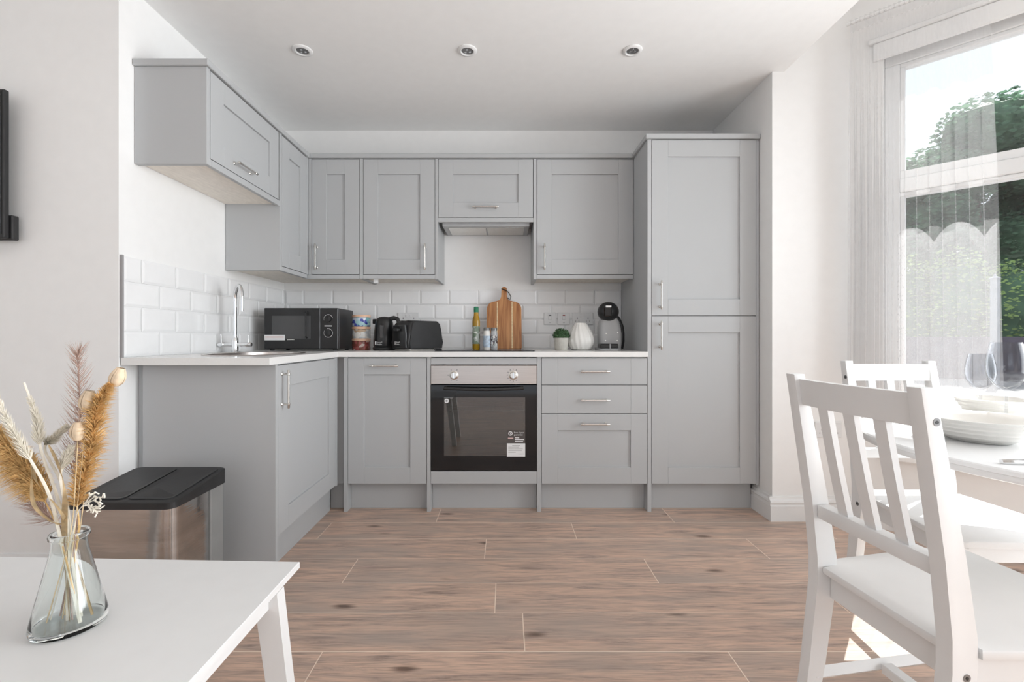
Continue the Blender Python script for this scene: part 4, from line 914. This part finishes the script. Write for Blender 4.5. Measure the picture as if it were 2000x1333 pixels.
# ------------------------------------------------------------------ dining chairs
def make_chair(label, group, loc, rz):
    t = thing('dining_chair', label, 'chair', loc, group, rz)
    cen = [(-.060, 0), (-.026, .20), (0.0, .40), (.0, .46), (-.018, .60), (-.046, .76), (-.072, .905)]; hd = [.017, .021, .025, .025, .021, .017, .014]
    for s in (-1, 1):
        yc = s*.1525; poly = [(x-h, z) for (x, z), h in zip(cen, hd)]+[(x+h, z) for (x, z), h in reversed(list(zip(cen, hd)))]
        bm = B(); prism(bm, poly, 'y', yc-.0145, yc+.0145, .003, 2); po = obj('rear_leg', bm, 'gloss_white', t, True, True)
        bm = B()
        for x, z in ((-.057, .845), (0.0, .395)):
            lathe(bm, [(.0052, 0), (.0072, 0), (.0072, .0012), (.0052, .0012)], (0, 0, 0), 14, close=True)
        bm.free()
        for x, z in ((-.056, .845), (0.003, .392)):
            bm = B(); y0 = yc+s*.0145; tube(bm, [(x, y0-s*.001, z), (x, y0+s*.0008, z)], .0072, 16); bo = obj('bolt', bm, 'lamp_dark', po, False, True)
            bm = B(); tube(bm, [(x, y0+s*.0005, z), (x, y0+s*.0013, z)], .0034, 6); bo2 = obj('bolt_socket', bm, 'screw_dark', po, False, True)
        bm = B(); box(bm, .365, .400, s*.176-.0175, s*.176+.0175, 0, .4215, .003, 2); obj('front_leg', bm, 'gloss_white', t, True, True)
        bm = B(); v = [(-.02, s*.1525), (.382, s*.176)]
        tube(bm, [(-.028, s*.1525, .172), (.382, s*.176, .172)], .016, 4); obj('side_stretcher', bm, 'gloss_white', t, False, True)
        bm = B(); y0, y1 = s*.150, s*.176
        pts = [(.026, y0-.009), (.366, y1-.009), (.366, y1+.009), (.026, y0+.009)]
        prism(bm, pts, 'z', .368, .4215, .002, 1); obj('side_apron', bm, 'gloss_white', t, False, True)
    bm = B(); box(bm, .155, .185, -.150, .150, .160, .184, .002); obj('cross_stretcher', bm, 'gloss_white', t, False, True)
    # top rail slightly bowed
    bm = B(); rows = []
    ru = []
    for k in range(9):
        f = -1+2*k/8; y = f*.138; bow = -.010*(1-f*f); ru.append((y, bow))
    lo, hi = [], []
    rr = []
    for y, bw in ru:
        rr.append([bm.verts.new((x0+bw, y, z)) for x0, z in ((-.073, .893), (-.055, .893), (-.047, .832), (-.065, .832))])
    for a, b_ in zip(rr, rr[1:]):
        for k in range(4): bm.faces.new((a[k], a[(k+1) % 4], b_[(k+1) % 4], b_[k]))
    bm.faces.new(rr[0]); bm.faces.new(rr[-1][::-1]); obj('top_rail', bm, 'gloss_white', t, False, True)
    bm = B(); box(bm, -.026, .004, -.138, .138, .557, .590, .003, 2); obj('lower_rail', bm, 'gloss_white', t, True, True)
    for y in (-.070, 0, .070):
        bm = B(); r2 = []
        for k in range(6):
            f = k/5; z = .588+(.836-.588)*f; xc = -.012+(-.058+.012)*f-.002*math.sin(PI*f)-.008*f*(1-(y/.138)**2)
            r2.append([bm.verts.new((xc+a, y+b_, z)) for a, b_ in ((-.007, -.0135), (.007, -.0135), (.007, .0135), (-.007, .0135))])
        for a, b_ in zip(r2, r2[1:]):
            for k in range(4): bm.faces.new((a[k], a[(k+1) % 4], b_[(k+1) % 4], b_[k]))
        bm.faces.new(r2[0][::-1]); bm.faces.new(r2[-1]); obj('slat', bm, 'gloss_white', t, False, True)
    out = [(-.012, -.137), (.030, -.137), (.031, -.170)]
    for k in range(7): a = math.radians(-90+90*k/6); out.append((.395+.03*math.cos(a), -.180+.03*math.sin(a)))
    for k in range(7): a = math.radians(90*k/6); out.append((.395+.03*math.cos(a), .180+.03*math.sin(a)))
    out += [(.031, .170), (.030, .137), (-.012, .137)]
    bm = B(); prism(bm, out, 'z', .422, .440, .004, 2); obj('seat', bm, 'gloss_white', t, True, True)
    bm = B(); box(bm, .008, .026, -.138, .138, .362, .4215, .002); obj('rear_apron', bm, 'gloss_white', t, False, True)
    bm = B(); box(bm, .372, .390, -.158, .158, .368, .4215, .002); obj('front_apron', bm, 'gloss_white', t, False, True)
    return t
G = 'white slatted dining chairs at the round table'
ch1 = make_chair('nearest white wooden slat-back chair, its back towards the viewer', G, (.792, .978, 0), math.radians(6))
ch2 = copy_tree(ch1, (1.437, 1.665, 0), math.radians(-91), 'white wooden slat-back chair on the far side of the round table, by the curtain', G)
# ------------------------------------------------------------------ round dining table and tableware
TX, TY, TT = 1.43, 1.075, .737
t = thing('round_table', 'round white dining table by the bay window', 'table', (TX, TY, 0))
bm = B(); lathe(bm, [(0, TT-.030), (.470, TT-.030), (.482, TT-.026), (.487, TT-.016), (.487, TT-.013), (.492, TT-.011), (.492, TT-.003), (.489, TT), (0, TT)], (TX, TY, 0), 96); obj('tabletop', bm, 'gloss_white', t, True)
bm = B(); lathe(bm, [(0, TT-.031), (.16, TT-.031), (.15, TT-.05), (.045, TT-.07), (.038, .30), (.05, .10), (.10, .06), (0, .05)], (TX, TY, 0), 40); obj('pedestal', bm, 'gloss_white', t, True)
bm = B(); lathe(bm, [(0, .051), (.10, .05), (.26, .02), (.27, .008), (.27, 0), (0, 0)], (TX, TY, 0), 56); obj('foot', bm, 'gloss_white', t, True)
def bowl(x, y, z, r, h, lab, steps=5):
    t = thing('bowl', lab, 'bowl', (x, y, z), 'ribbed white bowls')
    pr = [(0, z+.0004), (r*.48, z+.0004), (r*.5, z+.004)]
    for k in range(steps*3+1):
        f = k/(steps*3); rr = r*(.52+.48*f**.7); pr.append((rr+(.0022 if k % 3 == 0 else (-.0006 if k % 3 == 1 else .0008)), z+.004+(h-.004)*f))
    pr += [(r-.002, z+h+.0012), (r-.005, z+h)]
    for f in (.8, .6, .4, .2, .05): pr.append((r*(.50+.46*f**.7)-.003, z+.008+(h-.010)*f))
    pr.append((0, z+.008)); bm = B(); lathe(bm, pr, (x, y, 0), 64); obj('bowl_body', bm, 'ceramic', t, True)
def dinner_plate(x, y, r, lab):
    t = thing('plate', lab, 'plate', (x, y, TT), 'white dinner plates'); z = TT
    bm = B(); lathe(bm, [(0, z+.0004), (r*.6, z+.0004), (r*.62, z+.003), (r*.97, z+.013), (r, z+.015), (r*.985, z+.0165), (r*.66, z+.008), (r*.58, z+.006), (0, z+.006)], (x, y, 0), 64); obj('plate_body', bm, 'ceramic', t, True)
dinner_plate(1.482, 1.395, .125, 'white plate beneath the farther bowl')
bowl(1.482, 1.395, TT+.0065, .092, .064, 'smaller white ribbed bowl farther back by the curtain')
bowl(1.182, 1.150, TT+.0005, .120, .058, 'large white ribbed bowl nearest the viewer on the table')
def wine(x, y, r, H, lab):
    z = TT+.0005; t = thing('wine_glass', lab, 'wine glass', (x, y, z), 'wine glasses'); s = H/.24
    bm = B(); pr = [(0, z), (.034, z), (.035, z+.0015), (.012, z+.006), (.0045, z+.014), (.0036, z+.05*s), (.0038, z+.10*s), (.008, z+.112*s), (r*.62, z+.125*s), (r*.92, z+.148*s), (r, z+.170*s), (r*.97, z+.195*s), (r*.86, z+.222*s), (r*.76, z+H), (r*.76-.0012, z+H), (r*.86-.0015, z+.222*s), (r*.97-.0015, z+.195*s), (r-.0015, z+.170*s), (r*.92-.0015, z+.148*s), (r*.62-.002, z+.128*s), (0, z+.116*s)]
    lathe(bm, pr, (x, y, 0), 40); obj('glass_body', bm, 'wine_glass', t, True)
wine(1.352, 1.245, .0405, .2425, 'taller clear wine glass, nearer to the big bowl')
wine(1.462, 1.385-.005+.04, .036, .205, 'shorter clear wine glass behind the taller one')
t = thing('fork', 'steel fork lying near the table edge, cut by the picture edge', 'fork', (1.07, .925, TT))
bm = B(); tube(bm, [(1.005, .935, TT+.004), (1.03, .93, TT+.005), (1.09, .92, TT+.006), (1.13, .913, TT+.008)], [.0055, .006, .003, .003], 8); bm.transform(Matrix.Identity(4)); obj('handle', bm, 'chrome', t, True)
bm = B(); box(bm, 1.128, 1.155, .900, .924, TT+.005, TT+.008, .001)
for k in range(4): box(bm, 1.155, 1.195, .900+.0068*k, .9035+.0068*k, TT+.005, TT+.007)
obj('tines', bm, 'chrome', t)
# ------------------------------------------------------------------ curtain
t = thing('sheer_curtain', 'white sheer voile curtain hanging at the left side of the bay window', 'curtain', diag(.3, .12))
bm = B(); rows = []
NT, NZ = 170, 34; zt, zb = 2.63, .70
ph = [rnd.uniform(-.6, .6) for _ in range(40)]
for j in range(NZ+1):
    g = j/NZ; z = zt+(zb-zt)*g; row = []
    for i in range(NT+1):
        f = i/NT
        if f < .42: tt = .015+.165*(f/.42); am = .030; fr = 2*PI*6*(f/.42)
        else: tt = .18+(.335+.045*g)*((f-.42)/.58); am = .020; fr = 2*PI*6+2*PI*4.0*((f-.42)/.58)
        am2 = am*(.35+.65*min(1, g*3))*(1+.3*math.sin(fr*.37+1))
        s = math.sin(fr+.35*math.sin(g*3+f*9)); s = math.copysign(abs(s)**.6, s)
        row.append(diag(tt+.010*math.cos(fr*2+g)*min(1, g*2), .105+am2*s+.008*math.sin(g*7+f*5), z))
    rows.append(row)
rows_mesh(bm, rows); obj('voile', bm, 'voile', t, True)
bm = B(); rows = []
for j in range(4):
    z = 2.655-.022*j; row = []
    for i in range(121):
        f = i/120; row.append(diag(.015+.50*f, .103+.007*math.sin(f*2*PI*26), z))
    rows.append(row)
rows_mesh(bm, rows); bmesh.ops.solidify(bm, geom=bm.faces[:], thickness=.001); obj('heading_tape', bm, 'voile', t, True)
bm = B(); tube(bm, [diag(-.02+.02, .10, 2.64), diag(SL-.02, .10, 2.64)], .009, 10)
tag(obj('curtain_rail', bm, 'gloss_white', smooth=True), 'slim white curtain rail above the bay window', 'rail')
# scallop-topped net panel close to the glass
bm = B(); rows = []; rws = 14
for j in range(rws+1):
    g = j/rws; row = []
    for i in range(121):
        tt = .20+.345*i/120; sc = abs(math.sin(PI*(tt-.165)/.170))
        ztop = 1.455+.085*(sc**.8); z = ztop+(.72-ztop)*g
        row.append(diag(tt, .035+.006*math.sin(tt*70), z))
    rows.append(row)
rows_mesh(bm, rows); tag(obj('net_panel', bm, 'net', smooth=True), 'pale net panel with scalloped top edge behind the sheer curtain', 'net curtain')
# ------------------------------------------------------------------ garden
struct('ground', box(B(), 2.9, 60, -30, 60, -.4, .30), 'paving')
t = thing('garden_wall', 'low dark garden wall in front of the hedge', 'wall', (8, 7.5, .3))
bm = B(); b2 = box(B(), -6, 6, -.1, .1, .30, 1.00, .01); b2.transform(Matrix.Translation((8.1, 7.2, 0)) @ Matrix.Rotation(math.radians(-45), 4, 'Z')); obj('brickwork', b2, 'garden_wall', t)
bm = B(); prism(bm, rrect(-.05, .05, -.05, .05, .012), 'z', .30, 1.86, .006); bm.transform(Matrix.Translation((7.28, 6.86, 0)) @ Matrix.Rotation(math.radians(-45), 4, 'Z'))
t = thing('fence_post', 'grey concrete post standing before the hedge outside', 'post', (7.28, 6.86, .3)); obj('shaft', bm, 'concrete', t)
bm = B(); lathe(bm, [(.066, 1.86), (.066, 1.875), (.02, 1.90), (.012, 1.93), (0, 1.94)], (7.28, 6.86, 0), 16); obj('cap', bm, 'concrete', t, True)
rg = random.Random(5)
def leaves(name, blobs, n, size, mat, par):
    V, Fc = [], []
    tot = sum(b_[1].x*b_[1].z for b_ in blobs)
    for c_, r in blobs:
        for _ in range(int(n*r.x*r.z/tot)):
            u = rg.uniform(-.8, 1); a = rg.uniform(0, 2*PI); s = math.sqrt(1-u*u); d = Vector((s*math.cos(a), s*math.sin(a), u)); q_ = rg.uniform(.72, 1.05)
            p = c_+Vector((d.x*r.x, d.y*r.y, d.z*r.z))*q_
            uu, vv = frame_of(Vector((rg.gauss(0, 1), rg.gauss(0, 1), rg.gauss(0, 1)))+d); z = size*rg.uniform(.6, 1.3); k = len(V)
            V += [p-uu*z, p+vv*z*.5, p+uu*z, p-vv*z*.5]; Fc.append((k, k+1, k+2, k+3))
    me = bpy.data.meshes.new(name); me.from_pydata(V, [], Fc); me.materials.append(MATS[mat]); o = bpy.data.objects.new(name, me); C.objects.link(o); o.parent = par; o.location = -par.location; o['kind'] = 'stuff'
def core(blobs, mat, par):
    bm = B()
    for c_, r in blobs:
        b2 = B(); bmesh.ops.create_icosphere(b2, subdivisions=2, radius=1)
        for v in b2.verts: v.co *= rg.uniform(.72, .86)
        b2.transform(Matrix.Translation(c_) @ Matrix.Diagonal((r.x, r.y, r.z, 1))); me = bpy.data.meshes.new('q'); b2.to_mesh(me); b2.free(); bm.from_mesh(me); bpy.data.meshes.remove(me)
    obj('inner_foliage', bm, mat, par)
t = thing('hedge', 'tall yellow-green hedge outside the bay window', 'hedge', (8.6, 8.0, .3)); bl = []
for k in range(13):
    f = -4.2+.7*k; c_ = Vector((8.75+f*.707, 7.95-f*.707, 1.35)); bl.append((c_, Vector((.62, .62, 1.15+.18*rg.uniform(-1, 1)))))
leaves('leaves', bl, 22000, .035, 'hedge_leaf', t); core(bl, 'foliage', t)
for k, (x, y, h, r, lb) in enumerate(((10.6, 11.6, 5.9, 1.3, 'leafy tree beyond the hedge, farthest left through the curtain'), (12.2, 11.9, 6.9, 1.5, 'broad leafy tree beyond the hedge behind the curtain'), (13.2, 11.6, 6.6, 1.2, 'dark leafy tree beyond the hedge right of the curtain edge'), (14.3, 11.7, 6.8, 1.5, 'dark tree beyond the hedge at the right picture edge'))):
    t = thing('garden_tree', lb, 'tree', (x, y, .3), 'trees beyond the hedge'); bl = []
    for q_ in range(9):
        bl.append((Vector((x+rg.uniform(-1, 1)*r*.75, y+rg.uniform(-1, 1)*r*.75, h-1.0-(.35*q_ if q_ < 8 else 0))), Vector((1, 1, .75))*r*rg.uniform(.4, .7)))
    leaves('leaves', bl, 9000, .075, 'foliage', t); core(bl, 'foliage', t)
    bm = B(); tube(bm, [(x, y, .28), (x+.05, y, 2), (x, y+.1, h-1.2)], [.16, .13, .05], 8); obj('trunk', bm, 'bark', t, True)
for o in bpy.data.objects:
    if '_w' in o: del o['_w']
